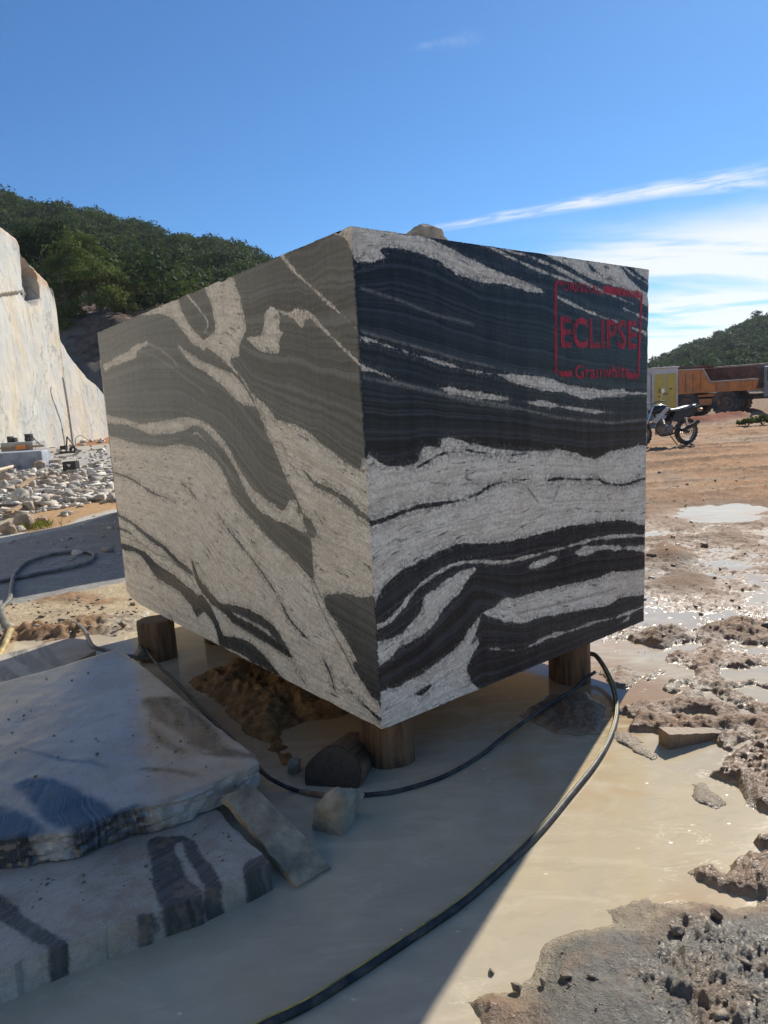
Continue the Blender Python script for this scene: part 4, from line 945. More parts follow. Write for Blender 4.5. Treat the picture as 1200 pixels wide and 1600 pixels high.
vein_slab('stone_slab', [(-300, 1440), (-40, 1352), (0, 1338), (100, 1318), (200, 1290), (260, 1262), (325, 1256), (345, 1268), (360, 1290), (385, 1312), (405, 1330), (424, 1347), (312, 1398), (224, 1428), (96, 1476), (0, 1515), (-300, 1640)], _zl, -.06,
          pat_from([(0, 'p', w7([(575, 890), (650, 870), (740, 875), (790, 930), (850, 1040), (790, 1060), (640, 1130), (600, 1050), (590, 960)]), 0), (1, 's', w7([(700, 900), (730, 980), (770, 1060), (790, 1180)]), [.014, .016, .014, .012]), (0, 's', w7([(-40, 1090), (60, 1200), (150, 1260), (220, 1300), (225, 1400)]), .026),
                    (0, 's', w7([(560, 1180), (660, 1160), (700, 1200)]), .014), (0, 'p', w7([(630, 1100), (765, 1060), (795, 1200), (690, 1250)]), 0), (0, 'p', w7([(795, 1050), (845, 1030), (885, 1160), (810, 1190)]), 0), (0, 'p', w7([(960, 985), (1075, 935), (1090, 1070), (975, 1120)]), 0), (0, 's', w7([(0, 960), (150, 940), (240, 940)]), .02), (0, 's', w7([(150, 930), (330, 900), (420, 880)]), .012)], 1, _zl, (.8, -.6), .16),
          'lower stone slab with dark bands on its sawn front edge, standing in muddy water', 'stone slab', M_SLAB2, 8.0, .003, grp='sawn slabs left of the block')
_zk = .12
vein_slab('stone_slab', [(-220, 1075), (-60, 1038), (8, 1021), (50, 1010), (80, 1001), (112, 997), (138, 999), (150, 1016), (90, 1048), (0, 1080), (-220, 1135)], _zk, -.03,
          pat_from([(0, 's', [(20, 1012), (60, 1045)], .05), (0, 's', [(60, 1006), (90, 1040)], .03), (0, 's', [(-30, 1030), (20, 1060)], .04)], 1, _zk, (.8, .3), .45),
          'pale sunlit stone slab with grey bands, behind the big wet slab', 'stone slab', M_SLAB2, 13.0, .01, grp='sawn slabs left of the block')


def board(name, top4, thick, mat, label, cat, seed):
    """tilted offcut: four top corners in space, thickness downwards, uneven faces"""
    t = [np.array(p, float) for p in top4]; nu, nv = 40, 18; V = []; n = np.cross(t[1] - t[0], t[3] - t[0]); n /= np.linalg.norm(n); n = n if n[2] > 0 else -n
    def at(u, v): return t[0] * (1 - u) * (1 - v) + t[3] * u * (1 - v) + t[2] * u * v + t[1] * (1 - u) * v
    def layer(off, amp):
        for i in range(nu):
            for j in range(nv):
                p = at(i / (nu - 1), j / (nv - 1)); e = min(i, nu - 1 - i, j, nv - 1 - j); a = mnoise.fractal(Vector(p) * 9 + Vector((seed, 0, 0)), .6, 2, 5)
                p = p + n * (off + amp * a) + (np.array([mnoise.noise(Vector(p) * 25 + Vector((seed, 5, 0))), mnoise.noise(Vector(p) * 25 + Vector((0, seed, 9))), 0]) * .008 if e == 0 else 0); V.append(p)
    layer(0, .006); layer(-thick, .004); N = nu * nv
    F = [tuple(q) for q in grid_quads(nu, nv)] + [tuple(q[::-1]) for q in grid_quads(nu, nv, N)]
    ring = [i * nv for i in range(nu)] + [(nu - 1) * nv + j for j in range(1, nv)] + [i * nv + nv - 1 for i in range(nu - 2, -1, -1)] + [j for j in range(nv - 2, 0, -1)]
    F += [(ring[k], ring[(k + 1) % len(ring)], ring[(k + 1) % len(ring)] + N, ring[k] + N) for k in range(len(ring))]
    Va = np.array(V); o = mesh_obj(name, V, F, mat, None, True, None)
    b2 = bmesh.new(); b2.from_mesh(o.data); bmesh.ops.recalc_face_normals(b2, faces=b2.faces); b2.to_mesh(o.data); b2.free(); o.data.set_sharp_from_angle(angle=.6)
    return tag(o, label, cat)


M_OFF = simple_mat('split_stone', (0.37, 0.295, 0.195), .85, var=.35, scale=14, bump=.6, bdist=.012, dirt=(0.14, .12, .095), dirtamt=.5)
board('stone_offcut', [gnd(348, 1243, .185), gnd(397, 1227, .185), gnd(518, 1352, .012), gnd(465, 1385, .012)], .035, M_OFF, 'thin rough stone offcut leaning from the slab corner into the mud', 'stone offcut', 2.0)


def rock(name, loc, size, seed, mat, rz=0.0, sub=3, cuts=9, rough=.05, link=True):
    """angular broken stone: convex hull of scattered points, split and roughened"""
    rn = random.Random(seed); bm = bmesh.new(); npt = 9 + sub * 2
    for _ in range(npt):
        d = Vector((rn.gauss(0, 1), rn.gauss(0, 1), rn.gauss(0, 1))).normalized(); bm.verts.new(d * rn.uniform(.78, 1.08))
    bmesh.ops.convex_hull(bm, input=bm.verts); bmesh.ops.delete(bm, geom=[v for v in bm.verts if not v.link_faces], context='VERTS')
    if sub >= 3:
        bmesh.ops.bevel(bm, geom=list(bm.edges), offset=.035, segments=1, affect='EDGES', profile=.6); bmesh.ops.triangulate(bm, faces=bm.faces)
        for _ in range(sub - 1): bmesh.ops.subdivide_edges(bm, edges=[e for e in bm.edges if e.calc_length() > .16], cuts=1, use_grid_fill=True); bmesh.ops.triangulate(bm, faces=bm.faces)
        for v in bm.verts: v.co += v.co.normalized() * rough * 1.3 * mnoise.fractal(v.co * 3.2 + Vector((seed, 0, 0)), .7, 2, 5)
    for v in bm.verts: v.co = Vector((v.co.x * size[0], v.co.y * size[1], v.co.z * size[2]))
    bmesh.ops.recalc_face_normals(bm, faces=bm.faces); me = bpy.data.meshes.new(name); bm.to_mesh(me); bm.free()
    if not link: return me
    o = link_mesh(name, me, mat); o.location = loc; o.rotation_euler = (0, 0, rz); me.polygons.foreach_set('use_smooth', np.ones(len(me.polygons), bool)); me.set_sharp_from_angle(angle=.5); return o


M_ROCK = simple_mat('quarry_rock', (0.40, 0.325, 0.225), .85, var=.4, scale=9, bump=.7, bdist=.015, dirt=(0.16, .14, .11), dirtamt=.55)
M_PALE = simple_mat('pale_rubble', (0.57, 0.53, 0.47), .95, var=.4, scale=2.2, bump=.5, bdist=.015, dirt=(0.33, .25, .17), dirtamt=.7, spec=.15)
c = gnd(533, 1312, 0); tag(rock('rock', (c[0], c[1] + .09, .035), (.165, .12, .115), 21, M_ROCK, .3, 4, 8, .05), 'angular grey rock in the mud in front of the fallen log', 'rock')
c = gnd(217, 1036, 0.02); tag(rock('rock', (c[0], c[1] + .05, .05), (.062, .05, .085), 5, M_ROCK, .9, 3), 'small pale rounded stone leaning against the far left log stump', 'rock')
c = D0 * [1, 1, 0] + DR * face_uv(697, 373, DR)[0] - NR * .12; tag(rock('rock', (c[0], c[1], ZT + .03), (.135, .10, .075), 12, simple_mat('chip_stone', (0.40, .36, .31), .85, var=.4, scale=12, bump=.6, bdist=.01, dirt=(0.22, .16, .11)), .6, 4, 6, .06), 'rough stone chunk lying on top of the banded block', 'rock')
c = gnd(640, 1165, .0)
c = gnd(498, 1178, .0); tag(rock('rock', (gnd(640 * .5 + 140, 1200, 0)[0], gnd(455, 1205, 0)[1], .02), (.05, .045, .06), 31, M_ROCK, .2, 3), 'small grey stone between the wet slab corner and the fallen log', 'rock')

# sand heap under the block
def heap(name, outline, hh, seed, mat, label, cat, rough=.5, step=.011, kind=None):
    poly = gp(outline); mn, mx = poly.min(0) - .12, poly.max(0) + .12; gx = np.arange(mn[0], mx[0], step); gy = np.arange(mn[1], mx[1], step); X, Y = np.meshgrid(gx, gy, indexing='ij'); x, y = X.ravel(), Y.ravel()
    n1 = fbm(x * 3 + seed, y * 3, 5, .6); n3 = fbm(x * 11, y * 11 + seed, 4, .65); s = poly_sd(np.stack([x, y], 1), poly) + .05 * n1; bl = np.clip(1 - np.abs(fbm(x * 6 + seed, y * 6, 3, .5)) * 2.2, 0, 1)
    z = -.06 + (hh + .06) * sstep(s, -.08, .22) * (.75 + rough * n1 * .8 + rough * .30 * n3 + .28 * bl)
    me = np_mesh(name, np.stack([x, y, z], 1), grid_quads(len(gx), len(gy))[:, ::-1]); b2 = bmesh.new(); b2.from_mesh(me); b2.normal_update()
    if sum(f.normal.z for f in list(b2.faces)[:200]) < 0: bmesh.ops.reverse_faces(b2, faces=b2.faces)
    b2.to_mesh(me); b2.free(); o = link_mesh(name, me, mat, None, True); return tag(o, label, cat, kind=kind)


M_SAND = simple_mat('wet_orange_sand', (0.34, 0.185, 0.075), .9, var=.4, scale=22, bump=1.0, bdist=.02, dirt=(0.17, .09, .04), dirtamt=.6, spec=.2)
heap('sand_heap', [(285, 1068), (325, 1044), (400, 1034), (480, 1055), (540, 1082), (585, 1105), (530, 1128), (480, 1132), (450, 1150), (470, 1185), (440, 1205), (405, 1180), (365, 1140), (320, 1100)], .095, 4.0, M_SAND, 'orange brown sand heaped in the shade under the banded block', 'sand', .6, kind='stuff')
#PART4

# ------------------------------------------------------------------ second block further back (throws the shadow on the quarry floor)
def back_block():
    h = 2.75; o0 = np.array([-2.35, 9.25, .03]); a = DL * 3.95; b = DR * 2.4; n = 24; V = []; F = []

    def face(o, u, v):
        off = len(V)
        for i in range(n):
            for j in range(n): V.append(o + u * i / (n - 1) + v * j / (n - 1))
        F.extend([tuple(q) for q in grid_quads(n, n, off)])
    up = np.array([0, 0, h]); face(o0, a, up); face(o0, b, up); face(o0 + a, b, up); face(o0 + b, a, up); face(o0 + up, a, b); face(o0, a, b)
    me = bpy.data.meshes.new('stone_block'); me.from_pydata([tuple(v) for v in V], [], F); bm = bmesh.new(); bm.from_mesh(me); bmesh.ops.remove_doubles(bm, verts=bm.verts, dist=.001); bmesh.ops.recalc_face_normals(bm, faces=bm.faces); bm.to_mesh(me); bm.free()
    P = np.array([v.co[:] for v in me.vertices]); o = link_mesh('stone_block', me, M_BLOCK, None, False, {'sd': .3 * fbm(P[:, 0] * .7 + P[:, 2], P[:, 1] * .7 + P[:, 2] * .6, 4), 'ph': P[:, 2] + .2 * P[:, 0], 'dust_sheen': np.full(len(P), .2), 'thin': np.zeros(len(P))})
    tag(o, 'second sawn stone block standing on the quarry floor behind the big one', 'stone block')


back_block()


# ------------------------------------------------------------------ hoses and cable
def gz(x, y): return float(ground_height(np.array([x], float), np.array([y], float))[0])


def lay(pts, r, lift=0.0, zs=None, water=True):
    out = []
    for i, (x, y) in enumerate(pts):
        z = zs[i] if zs is not None else None
        if z is None:
            p = gnd(x, y, 0.0); g = gz(p[0], p[1]); zz = max(g, -.004 if water else g) + r * .7 + lift; p = gnd(x, y, zz)
        else: p = gnd(x, y, z)
        out.append(p)
    return out


M_HOSE = simple_mat('black_rubber_hose', (0.024, 0.026, 0.029), .52, var=.4, scale=30, bump=.45, bdist=.003, dirt=(0.16, .135, .10), dirtamt=.4, spec=.4)
M_HOSEG = simple_mat('grey_dusty_hose', (0.12, 0.115, 0.11), .5, var=.3, scale=20, bump=.2, bdist=.002, dirt=(0.30, .27, .22), dirtamt=.6)
M_YEL = simple_mat('yellow_stripe', (0.50, 0.37, 0.07), .6, var=.3, scale=40, bump=0, dirt=(0.18, .15, .09), dirtamt=.7)
M_TAPE = simple_mat('brown_tape', (0.24, 0.15, 0.085), .7, var=.3, scale=40)
hp = lay([(921, 1046), (932, 1048), (946, 1062), (958, 1084), (964, 1108), (956, 1146), (932, 1190), (890, 1243), (845, 1297), (790, 1352), (720, 1412), (640, 1467), (560, 1520), (480, 1570), (415, 1601), (330, 1645), (200, 1700)], .0138, .004)
hp[0][2] = .11; hp[1][2] = .10; hp[2][2] = .075; hp[3][2] = .05
mb = MB(); mb.tube(hp, .0138, 14, resample=10); hose = mb.build('water_hose', M_HOSE, None, True)
P = catmull(hp, 10); T = np.gradient(P, axis=0); T /= np.linalg.norm(T, axis=1)[:, None]; side = np.cross(T, [0, 0, 1.0]); side /= np.linalg.norm(side, axis=1)[:, None]
side *= np.sign(side[:, :1] * -1 + 1e-9)
q = P + np.array([0, 0, .0122]) + side * .0048; mb = MB(); mb.tube(q[20:], .0034, 6); mb.build('stripe', M_YEL, hose, True)
tag(hose, 'black hose with yellow stripe curving along the shadow edge across the muddy pool', 'hose')
cp = lay([(930, 1050), (915, 1060), (895, 1078), (850, 1106), (790, 1149), (750, 1181), (700, 1210), (660, 1225), (615, 1237), (570, 1242), (540, 1243), (500, 1242), (460, 1234), (430, 1221), (412, 1208), (396, 1188)], .0095, .006)
for i, z in ((0, .12), (1, .10), (2, .07), (-1, .05), (-2, .055), (-3, .045), (3, .045), (4, .03)): cp[i] = gnd(*[(930, 1050), (915, 1060), (895, 1078), (850, 1106), (790, 1149), (750, 1181), (700, 1210), (660, 1225), (615, 1237), (570, 1242), (540, 1243), (500, 1242), (460, 1234), (430, 1221), (412, 1208), (396, 1188)][i], z)
mid = [(385, 1176), (360, 1152), (330, 1124), (300, 1092), (272, 1062), (248, 1040), (232, 1020), (222, 1000), (218, 985), (220, 972), (228, 966)]
cp += [gnd(x, y, z) for (x, y), z in zip(mid, (.05, .06, .06, .065, .07, .08, .09, .12, .15, .19, .21))]
mb = MB(); mb.tube(cp, .0095, 10, resample=8); cable = mb.build('electric_cable', M_HOSE, None, True)
Pc = catmull(cp, 8)
for a, b in ((gnd(538, 1243, .012), gnd(473, 1238, .012)), (gnd(568, 1242, .012), gnd(546, 1243, .012))):
    ia = np.argmin(np.linalg.norm(Pc - a, axis=1)); ib = np.argmin(np.linalg.norm(Pc - b, axis=1)); mb = MB(); mb.tube(Pc[min(ia, ib):max(ia, ib) + 2], .0125, 10); mb.build('tape_wrap', M_TAPE, cable, True)
tag(cable, 'thin black cable with taped splice running from right stump to far left stump', 'cable')
lp = [(-25, 1062), (0, 1022), (9, 1003), (15, 988), (18, 983), (9, 974), (3, 960), (3, 949), (15, 936), (18, 915), (23, 897), (40, 880), (75, 868), (112, 862), (139, 863), (147, 869), (134, 880), (94, 890), (53, 898), (0, 908), (-80, 922)]
mb = MB(); lh = lay(lp, .022, .01); mb.tube(lh, .022, 12, resample=8); hl_ = mb.build('water_hose', M_HOSEG, None, True); Pl = catmull(lh, 8); mb = MB(); mb.tube(Pl[:34], .0232, 12); mb.build('yellow_sleeve', simple_mat('worn_yellow_sleeve', (0.40, .30, .12), .6, var=.3, scale=15, dirt=(.3, .26, .2)), hl_, True)
tag(hl_, 'dusty grey hose looping over the quarry floor with a worn yellow sleeve', 'hose')
sp_ = lay([(92, 969), (105, 970), (120, 975), (132, 985), (139, 1000), (147, 1011), (165, 1016), (190, 1023), (214, 1026), (235, 1028)], .016, .008); 
for i, z in zip(range(4, 10), (.12, .13, .10, .08, .06, .03)): sp_[i] = gnd(*[(139, 1000), (147, 1011), (165, 1016), (190, 1023), (214, 1026), (235, 1028)][i - 4], z)
mb = MB(); mb.tube(sp_, .014, 10, resample=8); tag(mb.build('water_hose', M_HOSEG, None, True), 'short thin grey hose coming out of the mud behind the big wet slab', 'hose')

# wooden wedge in the mud
a, b = gnd(1046, 1172, 0), gnd(1128, 1154, 0); d = (b - a); L = np.linalg.norm(d); d /= L; nrm = np.array([-d[1], d[0], 0]); nu = 16
V = []
for i in range(nu):
    t = i / (nu - 1); hgt = .075 * (1 - .62 * t) + .004 * mnoise.noise((t * 9, 2, 0)); w = .075 * (1 - .35 * t)
    for (s, z) in ((0, -.03), (0, hgt), (1, hgt + .004), (1, -.03)): V.append(a + d * L * t + nrm * w * s + np.array([0, 0, z]) + nrm * .004 * mnoise.noise((t * 7, s * 3, z * 30)))
F = [(i * 4 + k, i * 4 + (k + 1) % 4, i * 4 + 4 + (k + 1) % 4, i * 4 + 4 + k) for i in range(nu - 1) for k in range(4)] + [(3, 2, 1, 0), tuple((nu - 1) * 4 + k for k in range(4))]
wd = mesh_obj('timber_wedge', V, F, wood_mat('muddy_timber', (0.24, .165, .10), (0.36, .26, .165))); tag(wd, 'split timber wedge lying in the glistening mud right of the pool', 'timber'); bm = bmesh.new(); bm.from_mesh(wd.data); bmesh.ops.recalc_face_normals(bm, faces=bm.faces); bm.to_mesh(wd.data); bm.free()
# clods on the near mound
M_CLOD = simple_mat('mud_clod', (0.22, 0.17, 0.12), .45, var=.35, scale=25, bump=.8, bdist=.01)
rn = random.Random(11)
for (x, y, s, lab) in ((768, 1520, .010, 'tiny mud clod at the left tip of the grey sludge mound'), (848, 1536, .013, 'dark round mud clod on the smooth grey sludge'), (806, 1545, .016, 'tall mud clod casting a shadow beside the pool edge'), (885, 1525, .019, 'larger mud clod on the grey sludge left of the rough heap'), (1058, 1456, .024, 'grey mud lump on the upper edge of the rough sludge heap'), (1120, 1432, .022, 'brown mud lump at the top rim of the sludge heap')):
    p = gnd(x, y, .05); g = max(0, gz(p[0], p[1])); p = gnd(x, y, g); tag(rock('mud_clod', (p[0], p[1], g + s * .35), (s * 1.15, s, s * .85), int(x), M_CLOD, rn.random() * 3, 4, 5, .05), lab, 'mud clod', 'clods on the sludge mound')

# ------------------------------------------------------------------ quarry wall
def wall_mat(name):
    m, nt, p = new_mat(name); co = nt.coord()
    warp = nt.noise(co, .35, 5, .6, 1.2); n1 = nt.noise(nt.mapping(co, (.5, .35, .12)), 1.6, 7, .62, 1.0); n2 = nt.noise(co, 2.4, 7, .68)
    c = nt.mix(nt.ss(warp, .38, .62), (0.55, 0.51, 0.425), (0.46, 0.47, 0.445)); c = nt.mix(nt.math('MULTIPLY', nt.ss(n1, .5, .68), .7), c, (0.56, .46, .30)); c = nt.mix(nt.math('MULTIPLY', nt.ss(n2, .56, .72), .5), c, (0.68, .66, .60))
    vein = nt.ss(nt.math('ABSOLUTE', nt.math('SUBTRACT', nt.noise(nt.mapping(co, (.4, .22, .14), (.3, 0, 0)), 2.0, 5, .55, 1.4), .5)), .022, .0)
    c = nt.mix(nt.math('MULTIPLY', nt.math('MULTIPLY', vein, nt.ss(n2, .38, .56)), .85), c, (0.24, .25, .25))
    sx = nt.node('ShaderNodeSeparateXYZ'); nt.l.new(co, sx.inputs[0]); rust = nt.attr('rust'); c = nt.mix(nt.math('MULTIPLY', rust, nt.ss(nt.noise(co, 1.5, 6, .7), .3, .6)), c, (0.40, .20, .07)); gr = nt.attr('scar'); c = nt.mix(nt.math('MULTIPLY', gr, nt.mixf(n2, .5, 1.1)), c, (0.155, .14, .12))
    drip = nt.math('MULTIPLY', nt.ss(nt.noise(nt.mapping(co, (1.2, 1.2, .05)), 1.8, 5, .65), .56, .7), .35); c = nt.mix(drip, c, (0.48, .35, .18))
    nt.set(p.inputs['Base Color'], c); p.inputs['Roughness'].default_value = .8; nt.set(p.inputs['Normal'], nt.bump(nt.math('ADD', n2, nt.noise(co, 11, 5, .7)), .35, .06)); return m


M_WALL = wall_mat('pale_marble_face')


def wall_panel(top_px, s0, s1, P0, P1, back, zbase, parent, seed, steps=None):
    """upright quarry face: base line from P0 to P1, ragged top edge, real thickness behind"""
    P0 = np.array(P0, float); P1 = np.array(P1, float); d = P1 - P0; L = np.linalg.norm(d); d /= L; nrm = np.array([d[1], -d[0]]);
    # intersect pixel rays with the vertical plane
    def hit(x, y):
        r = pray(x, y); t = ((P0 - EYE[:2]) @ nrm) / (r[:2] @ nrm); p = EYE + r * t; return (p[:2] - P0) @ d, p[2]
    T = np.array([hit(*q) for q in top_px]) if s0 == 0 else np.array(top_px, float); o = np.argsort(T[:, 0]); T = T[o]
    ns, nz = 150, 110; ss_ = np.linspace(T[0, 0], T[-1, 0], ns); tz = np.interp(ss_, T[:, 0], T[:, 1]); tz = tz + .05 * fbm(ss_ * 1.2, ss_ * 0 + seed, 4)
    t = np.linspace(0, 1, nz); Sg = np.repeat(ss_[:, None], nz, 1); Zg = zbase + (tz - zbase)[:, None] * t[None]
    off = .10 * fbm(Sg * .5 + seed, Zg * .3, 4) + .03 * fbm(Sg * 2.5, Zg * 1.5, 4, .6); rust = np.zeros_like(Sg); scar = np.zeros_like(Sg)
    if steps is not None: off, rust, scar = steps(hit, Sg, Zg, off, rust, scar)
    off = off - .25 * sstep(t[None], .965, 1.0) ** 2
    W = P0[None, None] + Sg[..., None] * d + off[..., None] * nrm; V = np.concatenate([W, Zg[..., None]], 2)
    Q = [grid_quads(ns, nz)]; rows = [V.reshape(-1, 3)]; offn = ns * nz
    tv = V[:, -1]; bk = tv.copy(); bk[:, :2] -= nrm * back; bk[:, 2] += .3; rows.append(np.stack([tv, bk], 1).reshape(-1, 3)); Q.append(grid_quads(ns, 2, offn)); offn += ns * 2
    for col in (V[0], V[-1]):
        b = col.copy(); b[:, :2] -= nrm * back; rows.append(np.stack([col, b], 1).reshape(-1, 3)); Q.append(grid_quads(nz, 2, offn)); offn += nz * 2
    VV = np.vstack(rows); extra = len(VV) - ns * nz; me = np_mesh('rock_face', VV, np.vstack(Q)); bm = bmesh.new(); bm.from_mesh(me)
    bm.to_mesh(me); bm.free(); ob = link_mesh('rock_face', me, M_WALL, parent, True, {'rust': np.concatenate([rust.ravel(), np.full(extra, .2)]), 'scar': np.concatenate([scar.ravel(), np.zeros(extra)])}); me.set_sharp_from_angle(angle=.7); return ob


WALL = empty('quarry_wall', (0, 0, 0)); tag(WALL, 'tall pale sawn quarry face with rust stained top left of the banded block', 'quarry wall')


def scar_steps(hit, S_, Z_, off, rust, scar):
    A = np.array([hit(*q) for q in [(27, 388), (34, 400), (44, 412), (56, 432), (61, 450), (62, 466), (58, 478), (50, 480), (42, 470), (33, 458), (29, 440), (25, 405)]]); P = np.stack([S_.ravel(), Z_.ravel()], 1); s = poly_sd(P, A).reshape(S_.shape) + .12 * fbm(S_ * 1.2, Z_ * 1.2, 4)
    k = sstep(s, -.03, .12); off = off - k * (.55 + .28 * fbm(S_ * 1.3, Z_ * 1.6, 4, .6)); scar = np.maximum(scar, k * .85)
    B = np.array([hit(*q) for q in [(-80, 250), (-80, 470), (30, 456), (22, 384), (19, 372), (10, 340)]]); sb = poly_sd(P, B).reshape(S_.shape); off = off + .20 * sstep(sb, -.02, .03)
    R = np.array([hit(*q) for q in [(-10, 345), (14, 362), (24, 384), (45, 404), (74, 432), (84, 450), (66, 450), (50, 425), (38, 405), (26, 392), (18, 385), (5, 368), (-10, 362)]]); rust = np.maximum(rust, sstep(poly_sd(P, R).reshape(S_.shape) + .2 * fbm(S_, Z_, 3), -.15, .25) * .95)
    return off, rust, scar


PW0, PW1 = at_depth(0, 700, 26)[:2], at_depth(118, 692, 36)[:2]
pe = PW0 + (PW0 - PW1) * .9
wall_panel([(-140, 240), (-60, 310), (0, 353), (16, 366), (20, 376), (23, 384), (28, 386), (44, 406), (58, 420), (73, 434), (81, 445), (83, 466), (89, 497), (94, 527), (98, 560), (103, 610), (110, 650), (119, 690)], 0, 1, PW0, PW1, 3.0, .3, WALL, 1.0, scar_steps)
d_ = (PW1 - PW0) / np.linalg.norm(PW1 - PW0); nn_ = np.array([d_[1], -d_[0]])
wall_panel([(86, 505), (94, 530), (102, 541), (104, 547), (119, 566), (136, 590), (149, 599), (159, 611), (178, 640), (200, 676), (210, 700)], 0, 1, PW0 - nn_ * .8, PW1 - nn_ * .8, 3.0, .3, WALL, 6.0)
LW = np.linalg.norm(PW1 - PW0)
sl_ = ((PW0 - EYE[:2]) @ nn_); r_ = pray(-140, 240); s_end = float(((EYE + r_ * (sl_ / (r_[:2] @ nn_)))[:2] - PW0) @ d_)
wall_panel([(s_end - 60, 8.5), (s_end - 40, 10.0), (s_end - 22, 9.2), (s_end - 8, 10.2), (s_end + .3, float((EYE + r_ * (sl_ / (r_[:2] @ nn_)))[2]))], 1, 1, PW0, PW1, 3.0, -.1, WALL, 11.0)  # wall carried on out of view, added to bounce warm sun onto the block
mb = MB(); dq = [at_depth(x, y, 31.0) for x, y in ((99, 586), (103, 620), (108, 652), (116, 690))]
mb.tube([at_depth(98, 590, 33.6), at_depth(100, 600, 33.5), at_depth(108, 650, 34.2), at_depth(114, 697, 34.5)], .05, 8, resample=4); tag(mb.build('water_pipe', simple_mat('grey_pipe', (0.35, .35, .34), .6), None, True), 'thin grey pipe hanging down the pale quarry face', 'pipe')

# ------------------------------------------------------------------ hills and woods
def hill(name, sky, dists, zprof, top_drop, mat, xs):
    sky = np.array(sky, float); n = len(xs); m = 90; dd = np.linspace(dists[0], dists[-1], m); V = np.zeros((n, m, 3)); R = dists[-2]
    for i, xp in enumerate(xs):
        ys = np.interp(xp, sky[:, 0], sky[:, 1]); zr = at_depth(xp, ys, R)[2] - top_drop; az = pray(xp, 640)
        prof = [zr * k if k is not None and k <= 1.0 and not isinstance(k, int) else k for k in zprof]
        z = np.interp(dd, dists, prof); base = EYE + az * 0; hx = az[0] / az[1]; V[i, :, 0] = hx * dd; V[i, :, 1] = dd; V[i, :, 2] = z
    V[..., 2] += .9 * fbm(V[..., 0] * .06, V[..., 1] * .06, 5) * sstep(V[..., 2], 3, 12)
    me = np_mesh(name, V.reshape(-1, 3), grid_quads(n, m)); o = link_mesh(name, me, mat, None, True); tag(o, kind='structure'); return V


def leaf_mat(name, a, b, trans=.25):
    m, nt, p = new_mat(name); t = nt.attr('tint'); n = nt.noise(nt.coord(), .9, 3)
    c = nt.mix(nt.math('ADD', nt.math('MULTIPLY', t, .75), nt.math('MULTIPLY', n, .3), clamp=True), a, b); nt.set(p.inputs['Base Color'], c); p.inputs['Roughness'].default_value = .8; p.inputs['Specular IOR Level'].default_value = .12
    tr = nt.node('ShaderNodeBsdfTranslucent'); nt.set(tr.inputs[0], nt.mix(1.0, c, (1.1, 1.25, .6), 'MULTIPLY')); mx = nt.node('ShaderNodeMixShader'); mx.inputs[0].default_value = trans
    out = [q for q in nt.n if q.type == 'OUTPUT_MATERIAL'][0]; nt.l.new(p.outputs[0], mx.inputs[1]); nt.l.new(tr.outputs[0], mx.inputs[2]); nt.l.new(mx.outputs[0], out.inputs[0]); return m


def leaf_cloud(centres, radii, tints, per, size, rng, squash=.8, shell=.55):
    """many leaf-sized quads spread through lumpy crowns"""
    nC = len(centres); V = []; TT = []
    for c, r, t in zip(centres, radii, tints):
        nl = rng.integers(6, 10); d = rng.normal(size=(nl, 3)); d /= np.linalg.norm(d, axis=1)[:, None]; d[:, 2] = np.abs(d[:, 2]) * .9 - .15; lob = d * r * rng.uniform(.35, .75, (nl, 1)); lr = r * rng.uniform(.32, .58, nl)
        k = rng.integers(0, nl, per); q = rng.normal(size=(per, 3)); q /= np.linalg.norm(q, axis=1)[:, None]; q[:, 2] = np.where(q[:, 2] < -.3, -q[:, 2], q[:, 2]); rad = lr[k] * (shell + (1 - shell) * rng.random(per) ** .5) * rng.uniform(.85, 1.15, per)
        pos = lob[k] + q * rad[:, None]; pos[:, 2] *= squash; nrm = q + rng.normal(size=(per, 3)) * .55; nrm /= np.linalg.norm(nrm, axis=1)[:, None]
        u = np.cross(nrm, rng.normal(size=(per, 3))); u /= np.linalg.norm(u, axis=1)[:, None]; w = np.cross(nrm, u); s = size * r ** .5 * rng.uniform(.6, 1.3, per)[:, None]
        c3 = np.array(c)[None] + pos; V.append(np.stack([c3 - u * s, c3 - w * s * .7 + nrm * s * .15, c3 + u * s, c3 + w * s * .7 + nrm * s * .1], 1).reshape(-1, 3)); TT.append(np.repeat(np.clip(t + rng.normal(size=per) * .10, 0, 1), 4))
    return np.vstack(V), np.concatenate(TT)


def foliage_obj(name, V, T, mat, parent=None):
    me = np_mesh(name, V, np.arange(len(V)).reshape(-1, 4)); return link_mesh(name, me, mat, parent, False, {'tint': T})


M_SOIL = simple_mat('hillside_soil', (0.33, 0.19, 0.125), .95, var=.6, scale=1.6, bump=1.0, bdist=1.2, dirt=(0.46, .36, .27), dirtamt=.75)
M_LEAF = leaf_mat('forest_leaves', (0.016, 0.036, 0.014), (0.095, 0.12, 0.035)); M_LEAF2 = leaf_mat('far_forest_leaves', (0.03, 0.052, 0.026), (0.085, 0.115, 0.05)); M_LEAF3 = leaf_mat('bright_leaves', (0.055, 0.085, 0.02), (0.17, 0.19, 0.05))
M_BARK = simple_mat('tree_bark', (0.13, 0.10, 0.075), .9, var=.4, scale=3, bump=.6, bdist=.03)
SKY_L = [(-400, 190), (-150, 250), (0, 297), (30, 306), (60, 318), (100, 330), (140, 334), (200, 353), (240, 362), (300, 377), (350, 384), (390, 395), (420, 410), (500, 445), (620, 500), (760, 560), (900, 610)]
HL = hill('hill', SKY_L, [44, 57, 75, 190, 320], [.6, 10.5, 14.0, 1.0, .4], 3.5, M_SOIL, np.linspace(-420, 900, 160)) if False else None


